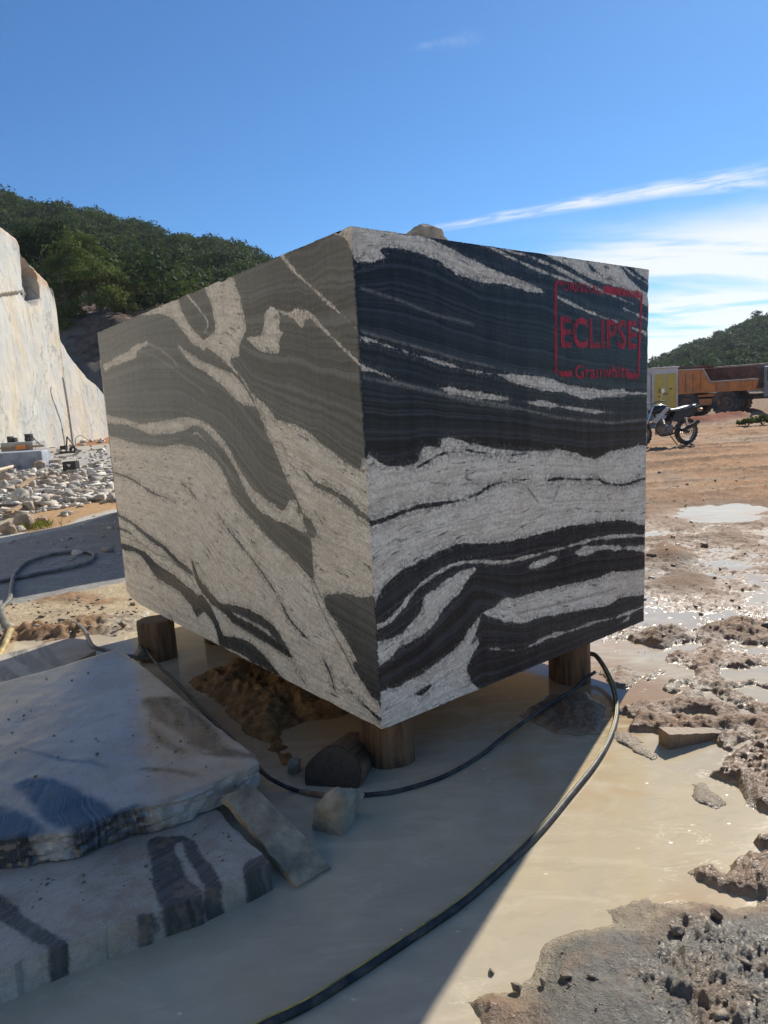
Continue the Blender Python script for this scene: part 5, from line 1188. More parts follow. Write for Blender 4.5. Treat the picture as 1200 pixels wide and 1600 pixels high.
def hill_left():
    xs = np.linspace(-420, 900, 170); n = len(xs); m = 120; dd = np.concatenate([np.linspace(42, 75, 60), np.linspace(78, 340, 60)]); V = np.zeros((n, m, 3)); sk = np.array(SKY_L, float)
    for i, xp in enumerate(xs):
        zr = at_depth(xp, np.interp(xp, sk[:, 0], sk[:, 1]), 190)[2] - 3.2; g = pray(xp, 650); hx = g[0] / g[1]; k = float(np.interp(xp, [-400, 200, 420, 900], [1, 1, .75, .1]))
        z = np.interp(dd, [42, 47, 58, 75, 130, 190, 340], [.5, .8, 10.5 * k, 13.5 * k, 13.5 * k + (zr - 13.5 * k) * .5, zr, zr * .5]); V[i, :, 0] = hx * dd; V[i, :, 1] = dd; V[i, :, 2] = z
    V[..., 2] += (.8 * fbm(V[..., 0] * .12, V[..., 1] * .12, 5) + .35 * fbm(V[..., 0] * .6, V[..., 1] * .6, 5, .6)) * sstep(V[..., 2], 1.5, 6)
    me = np_mesh('hill', V.reshape(-1, 3), grid_quads(n, m)); o = link_mesh('hill', me, M_SOIL, None, True); tag(o, kind='structure'); return xs, dd, V


HX, HD, HV = hill_left()


def hz(xp, d):
    i = np.clip(np.searchsorted(HX, xp), 1, len(HX) - 1); j = np.clip(np.searchsorted(HD, d), 1, len(HD) - 1); return HV[i, j]


rng = np.random.default_rng(21); cs, rs, ts = [], [], []
for k in range(1050):
    xp = rng.uniform(-70, 470); d = 64 + (196 - 64) * rng.random() ** .72; p = hz(xp, d); r = rng.uniform(1.8, 3.7) * (1 + .25 * (d > 150))
    if d < 70 and 80 < xp < 170: continue
    cs.append((p[0] + rng.normal() * .5, p[1], p[2] + r * .55 + min(1.9, rng.gamma(1.5, .6)))); rs.append(r); ts.append(np.clip(rng.normal(.42, .32), 0, 1))
V, T = leaf_cloud(cs, rs, ts, 360, .135, rng); tag(foliage_obj('forest', V, T, M_LEAF), 'dense dark green forest covering the hillside behind the quarry wall', 'forest', kind='stuff')


def tree(name, base, h, r, tint, per, label, seed, mat=None, size=.085, lobes=9):
    rg = np.random.default_rng(seed); root = empty(name, tuple(base)); mb = MB(); lean = rg.normal(size=2) * .08 * h
    top = np.array([lean[0], lean[1], h * .62]); mb.tube([(0, 0, -.5), tuple(top * .5 + [.1, 0, 0]), tuple(top)], [h * .032, h * .022, h * .012], 8, resample=4); cen, rad, tin = [], [], []
    for k in range(lobes):
        a = rg.uniform(0, 6.28); e = rg.uniform(.35, 1.0); c = np.array([math.cos(a) * r * e * .75, math.sin(a) * r * e * .75, h * rg.uniform(.22, .85)]); mb.tube([tuple(top * rg.uniform(.4, .8)), tuple(c * [.6, .6, .92]), tuple(c)], [h * .014, h * .008, h * .004], 6, resample=3); cen.append(c); rad.append(r * rg.uniform(.5, .72)); tin.append(np.clip(tint + rg.normal() * .12, 0, 1))
    cen.append(np.array([0, 0, h * .8])); rad.append(r * .7); tin.append(tint); mb.build('trunk', M_BARK, root, True)
    V, T = leaf_cloud(cen, rad, tin, per // len(cen), size, rg, .95, .25); foliage_obj('crown', V, T, mat or M_LEAF3, root); tag(root, label, 'tree', 'trees at the top of the soil bank'); return root


for i, (x, y, d, h, r, tint, lab) in enumerate(((112, 500, 61, 6.6, 2.9, .30, 'olive green tree at the top of the soil bank behind the wall'), (165, 508, 60, 4.6, 2.4, .62, 'bright sunlit tree just left of the block top corner'), (140, 470, 68, 6.0, 2.6, .45, 'leafy tree rising behind the bright one above the soil bank'), (66, 448, 66, 5.2, 2.6, .12, 'dark grey green tree above the quarry wall edge'), (96, 425, 70, 4.2, 2.3, .05, 'dusky tree up the slope above the wall edge'), (200, 505, 64, 4.2, 2.2, .7, 'yellow green tree cut off by the left top edge of the block'), (118, 530, 58, 2.6, 1.7, .35, 'low bushy tree rooted on the brown soil bank'))):
    p = at_depth(x, y, d); tree('bank_tree', p, h, r, tint, 7000, lab, 40 + i, M_LEAF3 if tint > .2 else M_LEAF)


def hill_right():
    sk = np.array([(500, 640), (900, 610), (1015, 570), (1040, 558), (1060, 548), (1100, 531), (1150, 509), (1200, 489), (1300, 455), (1450, 425), (1700, 400)], float); xs = np.linspace(560, 1700, 120); dd = np.linspace(95, 420, 70); V = np.zeros((len(xs), len(dd), 3))
    for i, xp in enumerate(xs):
        zr = at_depth(xp, np.interp(xp, sk[:, 0], sk[:, 1]), 240)[2] - 2.6; g = pray(xp, 650); z = np.interp(dd, [95, 110, 240, 420], [.5, 1.2, max(zr, .5), max(zr, .5) * .5]); V[i, :, 0] = g[0] / g[1] * dd; V[i, :, 1] = dd; V[i, :, 2] = z
    me = np_mesh('hill', V.reshape(-1, 3), grid_quads(len(xs), len(dd))); tag(link_mesh('hill', me, M_SOIL, None, True), kind='structure'); cs, rs, ts = [], [], []
    for k in range(750):
        xp = rng.uniform(985, 1290); d = 102 + (244 - 102) * rng.random() ** .8; i = np.clip(np.searchsorted(xs, xp), 0, len(xs) - 1); j = np.clip(np.searchsorted(dd, d), 0, len(dd) - 1); p = V[i, j]; r = rng.uniform(1.7, 3.0); cs.append((p[0] + rng.normal(), p[1], p[2] + r * .5 + rng.uniform(0, 1))); rs.append(r); ts.append(np.clip(rng.normal(.4, .25), 0, 1))
    W, T = leaf_cloud(cs, rs, ts, 200, .17, rng); tag(foliage_obj('forest', W, T, M_LEAF2), 'hazy green forest on the hill behind the orange dump truck', 'forest', kind='stuff')


hill_right()
#PART5

# ------------------------------------------------------------------ orange dump truck
M_ORANGE = simple_mat('worn_orange_paint', (0.74, 0.25, 0.055), .55, var=.2, scale=2.2, bump=.15, bdist=.01, dirt=(0.50, .24, .11), dirtamt=.6)
M_RUSTY = simple_mat('rusty_body_steel', (0.15, 0.085, 0.06), .75, var=.4, scale=3, bump=.3, bdist=.02, dirt=(.25, .16, .11))
M_TYRE = simple_mat('dusty_tyre', (0.055, 0.05, 0.046), .85, var=.3, scale=5, bump=.4, bdist=.02, dirt=(0.20, .14, .10), dirtamt=.75)
M_DARK = simple_mat('dark_steel', (0.035, 0.034, 0.034), .6, var=.3, scale=6, dirt=(.14, .10, .08), dirtamt=.5)
M_GREY = simple_mat('grey_cab_paint', (0.28, 0.29, 0.29), .5, var=.2, scale=3, dirt=(.3, .25, .2), dirtamt=.4)
M_GLASS = simple_mat('dark_window_glass', (0.02, 0.025, 0.03), .08, var=.1, scale=2, bump=0)
M_CHROME = simple_mat('bright_metal', (0.62, 0.62, 0.62), .25, metal=1.0, var=.1, scale=20, bump=0)


def wheel_parts(parent, c, R, w, mat_t, lugs=22, axis='y', side=-1, seg=36):
    mb = MB(); h = w / 2; mb.lathe([(R * .60, -h * .86), (R * .80, -h), (R * .94, -h * .92), (R, -h * .62), (R, h * .62), (R * .94, h * .92), (R * .80, h), (R * .60, h * .86)], c, axis, seg)
    for k in range(lugs):
        a = 2 * math.pi * k / lugs
        for s in (-1, 1):
            aa = a + (0 if s < 0 else math.pi / lugs); ce = np.array(c) + [R * 1.0 * math.cos(aa), s * h * .45, R * 1.0 * math.sin(aa)]; Rm = np.array([[math.cos(aa), 0, -math.sin(aa)], [0, 1, 0], [math.sin(aa), 0, math.cos(aa)]]); mb.box(ce, (R * .07, h * .85, R * .13), Rm)
    t = mb.build('tyre', mat_t, parent, True); return t


def build_truck():
    o = at_depth(1083, 657, 45.0); g = gz(o[0], o[1]); root = empty('dump_truck', (o[0], o[1], g)); root.rotation_euler = (0, 0, math.radians(-42)); root.scale = (.95, .95, .95)
    R = .83
    for x in (0, 2.45):
        for y in ((-1.35, -.72, .72, 1.35) if x == 0 else (-1.3, -.66, .66, 1.3)):
            wheel = empty('wheel'); wheel.parent = root; wheel_parts(wheel, (x, y, R), R, .52, M_TYRE)
            mb = MB(); s = -1 if y < 0 else 1; mb.lathe([(R * .60, .20 * s), (R * .60, .23 * s), (R * .52, .10 * s), (R * .28, .08 * s), (R * .25, .22 * s), (0.001, .24 * s), (.001, -.2 * s), (R * .60, -.2 * s)], (x, y, R), 'y', 28); mb.build('rim', M_RUSTY, wheel, True)
    mb = MB(); mb.box((2.4, -.42, 1.15), (7.4, .16, .34)); mb.box((2.4, .42, 1.15), (7.4, .16, .34)); mb.box((2.45, 0, .85), (.25, 2.0, .25)); mb.box((0, 0, .85), (.3, 2.0, .3)); [mb.box((x, 0, 1.15), (.14, .8, .25)) for x in (-1, 1.4, 3.6, 5.2)]; mb.build('chassis', M_DARK, root, bevel=.02)
    mb = MB(); mb.box((1.4, -1.22, .95), (1.35, .5, .42)); mb.box((1.4, -1.15, 1.36), (1.5, .3, .16)); mb.build('step_tank', M_ORANGE, root, bevel=.03)
    mb = MB(); poly = [(-1.55, 1.62), (4.2, 1.62), (4.35, 2.15), (1.55, 2.15), (1.15, 3.0), (-1.75, 3.12)]
    mb.prism(poly, -1.62, -1.54); mb.prism([(-1.55, 1.62), (4.2, 1.62), (4.35, 3.15), (-1.75, 3.2)], 1.5, 1.6); mb.prism([(-1.5, 1.55), (4.2, 1.55), (4.2, 1.68), (-1.5, 1.68)], -1.6, 1.58); mb.build('body', M_ORANGE, root)
    mb = MB(); mb.prism([(-1.5, 1.70), (4.15, 1.70), (4.3, 3.12), (-1.7, 3.16)], 1.44, 1.495); mb.box((4.25, 0, 2.4), (.08, 3.0, 1.4)); mb.box((-1.66, 0, 2.4), (.06, 3.0, 1.4)); mb.build('body_lining', M_RUSTY, root)
    for x in np.linspace(-1.4, .9, 6):
        mb = MB(); mb.box((x, -1.68, 2.25), (.10, .12, 1.25)); mb.build('rib', M_ORANGE, root, bevel=.015)
    for x in (1.9, 2.6, 3.3, 4.0):
        mb = MB(); mb.box((x, -1.68, 1.88), (.10, .12, .5)); mb.build('rib', M_ORANGE, root, bevel=.015)
    mb = MB(); mb.bar((-1.75, -1.62, 3.16), (1.15, -1.62, 3.04), .16, .10); mb.bar((1.13, -1.62, 3.02), (1.55, -1.62, 2.18), .14, .10); mb.bar((1.5, -1.62, 2.2), (4.4, -1.62, 2.2), .16, .10); mb.bar((-1.75, 1.55, 3.22), (4.35, 1.55, 3.17), .16, .12); mb.build('top_rail', simple_mat('scuffed_rail', (0.42, .30, .22), .6, var=.35, scale=4), root, bevel=.02)
    mb = MB(); mb.prism([(-1.7, 3.2), (.9, 3.2), (1.0, 3.34), (-1.7, 3.38)], -1.3, 1.3); mb.build('load', M_RUSTY, root)
    mb = MB(); mb.prism([(4.55, 1.1), (6.3, 1.1), (6.3, 2.0), (5.9, 2.95), (4.55, 2.95)], -1.15, 1.15); mb.build('cab', M_GREY, root, bevel=.04)
    mb = MB(); mb.prism([(4.75, 2.05), (5.75, 2.05), (5.62, 2.75), (4.75, 2.75)], -1.17, -1.155); mb.build('window', M_GLASS, root); mb = MB(); mb.box((6.75, 0, 1.35), (.9, 1.9, 1.0)); mb.build('bonnet', M_ORANGE, root, bevel=.06); mb = MB(); mb.box((7.25, 0, .95), (.14, 2.4, .35)); mb.build('bumper', M_DARK, root, bevel=.03)
    tag(root, 'dusty orange quarry dump truck with big tyres behind the yellow cabinet', 'dump truck')


build_truck()

# ------------------------------------------------------------------ yellow door cabinet
def build_cabinet():
    p = at_depth(1037, 650, 36.0); g = gz(p[0], p[1]); z0 = p[2]; root = empty('electrical_cabinet', (p[0], p[1], min(g, z0))); root.rotation_euler = (0, 0, math.radians(-4)); dz = z0 - min(g, z0)
    w, h, dp = 1.28, 2.42, 1.2; Mw = simple_mat('white_cabinet_steel', (0.62, 0.60, 0.57), .5, var=.08, scale=2, bump=.05, dirt=(.48, .42, .35), dirtamt=.4); My = simple_mat('yellow_door_paint', (0.62, 0.47, 0.07), .5, var=.12, scale=3, bump=.05, dirt=(.5, .4, .14), dirtamt=.5)
    x0 = .08
    mb = MB(); mb.box((x0, dp / 2, h / 2 + dz / 2), (w, dp, h + dz)); mb.build('housing', Mw, root, bevel=.02)
    mb = MB(); mb.box((x0 - w / 2 - .28, dp / 2 + .1, h / 2), (.5, dp * .9, h * .985)); mb.build('side_unit', Mw, root, bevel=.02)
    mb = MB(); mb.box((x0, dp / 2, h + dz + .03), (w + .10, dp + .1, .06)); mb.build('roof', Mw, root, bevel=.01)
    for s in (-1, 1):
        d = mesh = MB().box((x0 + s * .29, -.02, 1.18 + dz), (.50, .04, 1.92)).build('door', My, root, bevel=.008)
        MB().box((x0 + s * .06, -.06, 1.12 + dz), (.035, .05, .10)).build('handle', M_DARK, d, bevel=.005)
        for z in (.45, 1.9): MB().box((x0 + s * .545, -.045, z + dz), (.03, .03, .12)).build('hinge', Mw, d)
    Ms = simple_mat('black_print', (.03, .03, .03), .6, bump=0)
    mb = MB(); cx, cz = x0 - .29, 1.30 + dz
    for a in range(3): pass
    tri = [(cx - .075, cz - .10), (cx + .075, cz - .10), (cx, cz + .14)]; 
    for i in range(3): a, b = tri[i], tri[(i + 1) % 3]; mb.bar((a[0], -.043, a[1]), (b[0], -.043, b[1]), .004, .022)
    mb.bar((cx + .01, -.043, cz + .06), (cx - .02, -.043, cz - .02), .004, .02); mb.bar((cx - .02, -.043, cz - .01), (cx + .02, -.043, cz - .02), .004, .02); mb.bar((cx + .02, -.043, cz - .01), (cx, -.043, cz - .08), .004, .018); mb.build('warning_sign', Ms, root); MB().box((cx, -.043, cz - .30), (.13, .004, .06)).build('notice', Ms, root)
    MB().box((x0 + .27, -.043, 1.37 + dz), (.14, .004, .06)).build('notice', Ms, root)
    tag(root, 'white steel electrical cabinet with two yellow doors in front of the truck', 'cabinet')


build_cabinet()

# ------------------------------------------------------------------ motorcycle
def build_bike():
    p = gnd(1072, 694, .05); g = gz(p[0], p[1]); p = gnd(1072, 694, g); root = empty('motorcycle', (p[0], p[1], g)); root.rotation_euler = (0, 0, math.radians(16)); root.scale = (1.22, 1.22, 1.22)
    # local: x = 0 at the rear axle, front wheel at -1.35; y across
    R = .325; Mb = simple_mat('black_bike_plastic', (0.018, 0.02, 0.026), .3, var=.3, scale=10, bump=0); Mwt = simple_mat('white_bike_panel', (0.5, .5, .49), .35, var=.05, scale=8, bump=0); Me = simple_mat('engine_alloy', (0.20, .18, .16), .5, metal=.5, var=.4, scale=15, dirt=(.26, .18, .12)); Mt = simple_mat('bike_tyre', (0.04, .036, .033), .85, var=.3, scale=20, dirt=(.20, .14, .09), dirtamt=.6)
    for x in (0.0, -1.36):
        w = empty('wheel'); w.parent = root; w.location = (x, 0, R); mb = MB(); mb.lathe([(.245, -.04), (.29, -.055), (R, -.03), (R + .004, 0), (R, .03), (.29, .055), (.245, .04)], (0, 0, 0), 'y', 40)
        for k in range(44):
            a = 2 * math.pi * k / 44; mb.box((R * math.cos(a), .028 * (-1) ** k, R * math.sin(a)), (.02, .03, .024), np.array([[math.cos(a), 0, -math.sin(a)], [0, 1, 0], [math.sin(a), 0, math.cos(a)]]))
        mb.build('tyre', Mt, w, True); mb = MB(); mb.lathe([(.225, -.035), (.25, -.04), (.25, .04), (.225, .035)], (0, 0, 0), 'y', 36); mb.build('rim', simple_mat('dull_rim', (.22, .22, .23), .5, metal=.7, bump=0), w, True); mb = MB()
        for k in range(18): a = 2 * math.pi * k / 18; mb.cyl((.05 * math.cos(a + .5), .03 * (-1) ** k, .05 * math.sin(a + .5)), (.235 * math.cos(a), 0, .235 * math.sin(a)), .0035, 5)
        mb.build('spokes', M_CHROME, w); mb = MB(); mb.cyl((0, -.075, 0), (0, .075, 0), .055, 18); mb.build('hub', Me, w, True)
        if x == 0: mb = MB(); mb.lathe([(.09, -.085), (.10, -.085), (.10, -.078), (.09, -.078)], (0, 0, 0), 'y', 24); mb.build('sprocket', M_DARK, w)
    mb = MB(); [mb.tube([(0, s * .10, R), (-.30, s * .10, .40), (-.52, s * .09, .42)], .022, 8, resample=4) for s in (-1, 1)]; mb.build('swing_arm', M_DARK, root, True)
    mb = MB(); [mb.tube(q, .020, 8, resample=4) for q in ([(-1.02, 0, .92), (-.85, 0, .60), (-.78, 0, .30), (-.50, 0, .28)], [(-1.02, 0, .92), (-.75, 0, .82), (-.45, 0, .70), (-.5, 0, .42)], [(-.5, -.10, .68), (-.1, -.10, .74), (.25, -.08, .84)], [(-.5, .10, .68), (-.1, .10, .74), (.25, .08, .84)], [(-.5, -.10, .40), (-.3, -.10, .55), (-.1, -.10, .74)])]; mb.build('frame', M_DARK, root, True)
    [MB().cyl((-.12, s * .13, .68), (-.06, s * .13, .36), .028, 10).build('shock_absorber', M_CHROME, root, True) for s in (-1, 1)]
    mb = MB(); mb.box((-.66, 0, .40), (.36, .24, .22)); mb.cyl((-.74, 0, .46), (-.84, 0, .72), .085, 14); [mb.cyl((-.74 - .012 * k, 0, .50 + .035 * k), (-.743 - .012 * k, 0, .51 + .035 * k), .11, 14) for k in range(6)]; mb.cyl((-.60, -.13, .38), (-.60, .13, .38), .10, 18); e = mb.build('engine', Me, root, True, bevel=.01)
    mb = MB(); mb.tube([(-.86, -.06, .62), (-.96, -.10, .45), (-.85, -.13, .27), (-.5, -.15, .30), (-.1, -.16, .42)], .02, 8, resample=5); mb.tube([(-.25, -.17, .36), (.0, -.18, .46), (.22, -.18, .56)], [.035, .05, .045], 12, resample=3); mb.build('exhaust', M_DARK, root, True)
    # tank, panels, seat, tail as lofted sections
    def loft(secs, mat, name):
        V = []; seg = 14
        for (x, zc, hw, hh) in secs:
            for k in range(seg): a = 2 * math.pi * k / seg; V.append((x + .0, hw * math.copysign(abs(math.cos(a)) ** .7, math.cos(a)), zc + hh * math.copysign(abs(math.sin(a)) ** .7, math.sin(a))))
        n = len(secs); F = [(i * seg + k, i * seg + (k + 1) % seg, (i + 1) * seg + (k + 1) % seg, (i + 1) * seg + k) for i in range(n - 1) for k in range(seg)] + [tuple(range(seg)), tuple((n - 1) * seg + k for k in range(seg - 1, -1, -1))]
        o = mesh_obj(name, V, F, mat, root, True); return o
    loft([(-1.08, .86, .06, .05), (-.98, .90, .12, .10), (-.80, .93, .145, .12), (-.62, .90, .13, .10), (-.50, .85, .09, .05)], Mb, 'fuel_tank')
    for s in (-1, 1):
        mb = MB(); mb.prism([(-1.12, .62), (-1.0, .74), (-.72, .96), (-.60, .94), (-.78, .78), (-1.0, .58)], s * .15 - .012, s * .15 + .012); mb.build('side_panel', Mwt, root, bevel=.006)
        mb = MB(); mb.prism([(-.55, .62), (-.42, .84), (.05, .90), (.30, .97), (.34, .93), (-.05, .74), (-.35, .58)], s * .125 - .012, s * .125 + .012); mb.build('tail_panel', Mb, root, bevel=.006)
    loft([(-.66, .885, .07, .03), (-.5, .875, .115, .035), (-.3, .88, .125, .04), (-.05, .925, .13, .045), (.12, .955, .11, .035)], simple_mat('grey_seat', (0.20, .20, .20), .5, var=.1, scale=12, bump=.1), 'seat')
    loft([(.02, .93, .10, .02), (.2, .97, .09, .018), (.38, 1.0, .06, .012)], Mb, 'rear_fender'); mb = MB(); mb.bar((.34, 0, .90), (.42, 0, .80), .13, .01); mb.build('number_plate', M_GREY, root)
    mb = MB(); mb.box((.34, 0, .90), (.07, .10, .05)); mb.build('tail_light', simple_mat('white_lens', (.7, .66, .62), .2, bump=0), root, bevel=.01)
    for s in (-1, 1):
        mb = MB(); mb.cyl((.27, s * .09, .86), (.27, s * .19, .86), .008, 6); mb.cyl((.24, s * .20, .86), (.31, s * .20, .86), .028, 10); mb.build('indicator', simple_mat('amber_lens', (.6, .25, .05), .3, bump=0), root, True)
        mb = MB(); mb.cyl((-1.36, s * .09, R), (-1.06, s * .09, .98), .026, 10); mb.build('fork_leg', M_CHROME, root, True)
        mb = MB(); mb.tube([(-1.02, s * .34, 1.16), (-1.02, s * .36, 1.26), (-1.0, s * .38, 1.34)], .007, 6); mb.lathe([(.001, -.012), (.055, -.01), (.06, .0), (.055, .01), (.001, .012)], (-1.0, s * .40, 1.36), 'x', 16); mb.build('mirror', M_CHROME, root, True)
    mb = MB(); mb.tube([(-.92, -.38, 1.10), (-1.0, -.25, 1.12), (-1.05, 0, 1.05), (-1.0, .25, 1.12), (-.92, .38, 1.10)], .014, 8, resample=5); mb.build('handlebar', M_DARK, root, True)
    loft([(-1.30, .98, .05, .06), (-1.22, .99, .09, .10), (-1.10, 1.0, .08, .09)], Mwt, 'headlight'); loft([(-1.72, .66, .04, .01), (-1.5, .74, .07, .015), (-1.25, .74, .07, .015), (-1.08, .68, .05, .012)], Mb, 'front_fender')
    mb = MB(); mb.cyl((-.62, -.14, .30), (-.46, -.26, 0.0), .012, 8); mb.build('side_stand', M_DARK, root)
    tag(root, 'black and white trail motorcycle parked on dirt, front hidden by the block', 'motorcycle')


build_bike()

# ------------------------------------------------------------------ left background: rubble, stones, equipment
def ray_ground(x, y):
    """walk the view ray down to the modelled terrain"""
    d = pray(x, y); t = np.geomspace(2, 80, 1200); P = EYE[None] + d[None] * t[:, None]; k = np.nonzero(P[:, 2] <= ground_height(P[:, 0].copy(), P[:, 1].copy()))[0]
    return P[k[0]] if len(k) else EYE + d * 40


def nearmesh(): pass


rn = random.Random(5)
# big loose stones one can pick apart
ST = [(28, 778, 26, 22, 'large pale squared boulder at the left edge above the rubble'), (44, 772, 14, 16, 'upright pale stone leaning beside the squared boulder'), (47, 782, 18, 12, 'white chunky stone at the foot of the squared boulder'), (62, 778, 12, 11, 'small pinkish stone right of the white chunky stone'),
      (36, 818, 34, 26, 'big brown wedge stone tipped on its side by the ledge'), (10, 828, 24, 18, 'rusty rubble stone at the left frame edge by the ledge'), (62, 815, 24, 12, 'flat brown stone beside a grass tuft on the orange soil'), (28, 828, 22, 10, 'low pale stone in front of the tipped wedge stone'), (102, 802, 18, 8, 'flat grey stone alone on the orange soil'), (124, 790, 12, 7, 'small pale lump on the orange soil near the rubble'),
      (4, 760, 16, 14, 'white stone at the left frame edge in the rubble'), (5, 748, 18, 12, 'pale stone under the tan hose end'), (60, 728, 22, 14, 'tan stone beside the blue grey block'), (163, 784, 9, 6, 'tiny pale stone on orange soil next to the block edge')]
for i, (x, y, w, h, lab) in enumerate(ST):
    p = ray_ground(x, y + h * .4); k = np.linalg.norm(p - EYE) / FPX; tag(rock('rubble_stone', (p[0], p[1] + w * k * .3, p[2] + h * k * .30), (w * k * .62, w * k * .5, h * k * .72), 100 + i, M_PALE if 'brown' not in lab and 'rusty' not in lab and 'tan' not in lab else simple_mat('brown_rubble', (.36, .27, .20), .85, var=.3, scale=5, bump=.5, bdist=.02), rn.random() * 3, 3, 7, .05), lab, 'stone', 'loose stones left of the block')
# blue-grey sawn block
p = ray_ground(15, 736); mb = MB(); mb.box((0, 0, .28), (2.2, 1.3, .62)); o = mb.build('sawn_block', simple_mat('bluish_stone', (0.30, .32, .36), .7, var=.25, scale=4, bump=.4, bdist=.02), None, bevel=.05); o.location = (p[0] - .3, p[1] + .6, p[2] - .03); o.rotation_euler = (0, 0, .25); tag(o, 'blue grey sawn stone block at the left frame edge above the rubble', 'stone block')
# the small rubble: one mass
mes = [rock('r', None, (1, .8, .55), 300 + k, None, link=False, sub=0) for k in range(6)]
base = []
for me in mes: v = np.empty(len(me.vertices) * 3, np.float32); me.vertices.foreach_get('co', v); base.append((v.reshape(-1, 3).copy(), np.array([f.vertices[:] for f in me.polygons])))
g2 = np.random.default_rng(8)


def scatter(name, pts, mat, label, cat, cap, zref, minz=None):
    """small broken pieces strewn on the terrain, one mass"""
    G = np.array([gnd(x, y, zref) for x, y, _ in pts]); Z = ground_height(G[:, 0].copy(), G[:, 1].copy()); VV, FF, off = [], [], 0
    for p, z, (_, _, sc) in zip(G, Z, pts):
        if minz is not None and z < minz: continue
        s = min(g2.gamma(1.1, .9) * sc * (1 + p[1] * .06), cap); v, f = base[g2.integers(0, 6)]; a = g2.uniform(0, 6.28); Rm = np.array([[math.cos(a), -math.sin(a), 0], [math.sin(a), math.cos(a), 0], [0, 0, 1]])
        VV.append((v * s * g2.uniform(.6, 1.3, 3)) @ Rm.T + [p[0], p[1], z + s * g2.uniform(0, .35)]); FF.append(f + off); off += len(v)
    me = np_mesh(name, np.vstack(VV), np.vstack(FF)); return tag(link_mesh(name, me, mat), label, cat, kind='stuff')


pts = []
for k in range(3600):
    x = g2.uniform(-60, 215); pts.append((x, g2.uniform(738, 792 - np.clip(x - 20, 0, 130) * .14), .034))
for k in range(700): pts.append((g2.uniform(-40, 215), g2.uniform(704, 742), .04))
for k in range(160): pts.append((g2.uniform(0, 200), g2.uniform(785, 850), .016))
scatter('rubble', pts, M_PALE, 'bank of broken white stone rubble below the quarry wall', 'rubble', .24, .3)
pts = []
for k in range(420): pts.append((g2.uniform(1000, 1230), g2.uniform(690, 1000), .009))
for k in range(90): pts.append((g2.uniform(860, 1220), g2.uniform(1430, 1600), .004))
for k in range(260): pts.append((g2.uniform(0, 215), g2.uniform(935, 1000), .010))
for k in range(160): pts.append((g2.uniform(290, 560), g2.uniform(1050, 1190), .006))
scatter('pebbles', pts, M_CLOD, 'scattered clods and pebbles over the churned mud', 'pebbles', .07, .02, .004)

def slab_crumbs():
    VV, FF, off = [], [], 0; g3 = np.random.default_rng(15)
    for k in range(210):
        if k < 120: x = g3.uniform(0, 330); y = g3.uniform(1045 + max(0, x - 186) * .8 - min(x, 186) * .18 + 22, 1240 - x * .05); z = _zb
        else: x = g3.uniform(0, 400); y = 1345 + (1 - x / 400) * 120 - g3.uniform(10, 75); z = _zl
        p = gnd(x, y, z); sz = min(g3.gamma(1.3, .0028), .011); v, f = base[g3.integers(0, 6)]; VV.append(v * sz * g3.uniform(.6, 1.2, 3) + [p[0], p[1], z + sz * .3]); FF.append(f + off); off += len(v)
    tag(link_mesh('crumbs', np_mesh('crumbs', np.vstack(VV), np.vstack(FF)), M_CLOD), 'tiny mud crumbs strewn over the wet slabs', 'crumbs', kind='stuff')


slab_crumbs()

# saw equipment at the wall foot
Mwood = M_PALEWOOD
def world_box(name, x, y, w, h, d, mat, label, cat, rz=0.0, bev=.02, D=27.0, base=None):
    p = at_depth(x, y, D); k = D / FPX * 1.05; z = gz(p[0], p[1]) if base is None else base; o = MB().box((0, 0, h * k / 2), (w * k, d, h * k)).build(name, mat, None, bevel=bev); o.location = (p[0], p[1], z); o.rotation_euler = (0, 0, rz); return tag(o, label, cat)


D_ = 25.0; p0 = at_depth(28, 712, D_); kz = D_ / FPX; zg = p0[2]
root = empty('saw_carriage', tuple(p0)); 
MB().box((0, .5, .16 + .16), (1.15, 1.0, .32)).build('base_box', simple_mat('concrete_grey', (.42, .40, .37), .8, var=.15, scale=4), root, bevel=.02)
MB().box((.05, -.05, .30), (1.9, .08, .07)).build('rail', Mwood, root, bevel=.01); MB().box((.2, -.10, .30), (.34, .05, .16)).build('motor_plate', M_ORANGE, root, bevel=.01)
MB().cyl((-.38, .4, .55), (-.18, .4, .55), .10, 14).box((-.40, .4, .58), (.14, .22, .24)).build('motor', M_DARK, root, True); MB().box((.28, .4, .62), (.20, .24, .26)).cyl((.28, .2, .55), (.28, .6, .55), .08, 12).build('gearbox', M_DARK, root, True)
MB().tube([(.35, .4, .75), (.48, .38, .55), (.72, .3, .32), (.8, .25, .3)], .02, 8, resample=4).build('lever', M_DARK, root, True); MB().box((-.1, .2, .04), (2.0, 1.3, .08)).build('plank', M_PALEWOOD, root, bevel=.01)
tag(root, 'stone saw carriage with dark motors on a grey base below the wall', 'machine')
p1 = at_depth(110, 708, D_ + 1); root = empty('wire_saw_stand', tuple(p1)); zz = 0
for a, b in (((-.15, 0, .05), (-.05, 0, .62)), ((-.05, 0, .62), (.18, 0, .25))): MB().bar(a, b, .04).build('leg', M_DARK, root)
MB().box((-.22, 0, .22), (.22, .2, .14)).build('motor', M_DARK, root, bevel=.02); MB().lathe([(.05, -.05), (.13, -.05), (.13, .05), (.05, .05)], (.12, 0, .13), 'y', 20).build('pulley', M_DARK, root, True); MB().tube([(.2, 0, .2), (.28, 0, .55), (.48, 0, .62), (.7, 0, .45)], .012, 6, resample=5).build('hose', M_HOSEG, root, True); MB().box((-.02, 0, .04), (.6, .4, .08)).build('foot_plate', M_DARK, root)
tag(root, 'black wire saw stand with a pulley at the foot of the wall', 'machine')
p2 = ray_ground(112, 738); p2 = at_depth(112, 735, p2[1]); root = empty('plastic_crate', tuple(p2)); s = p2[1] / FPX * 20
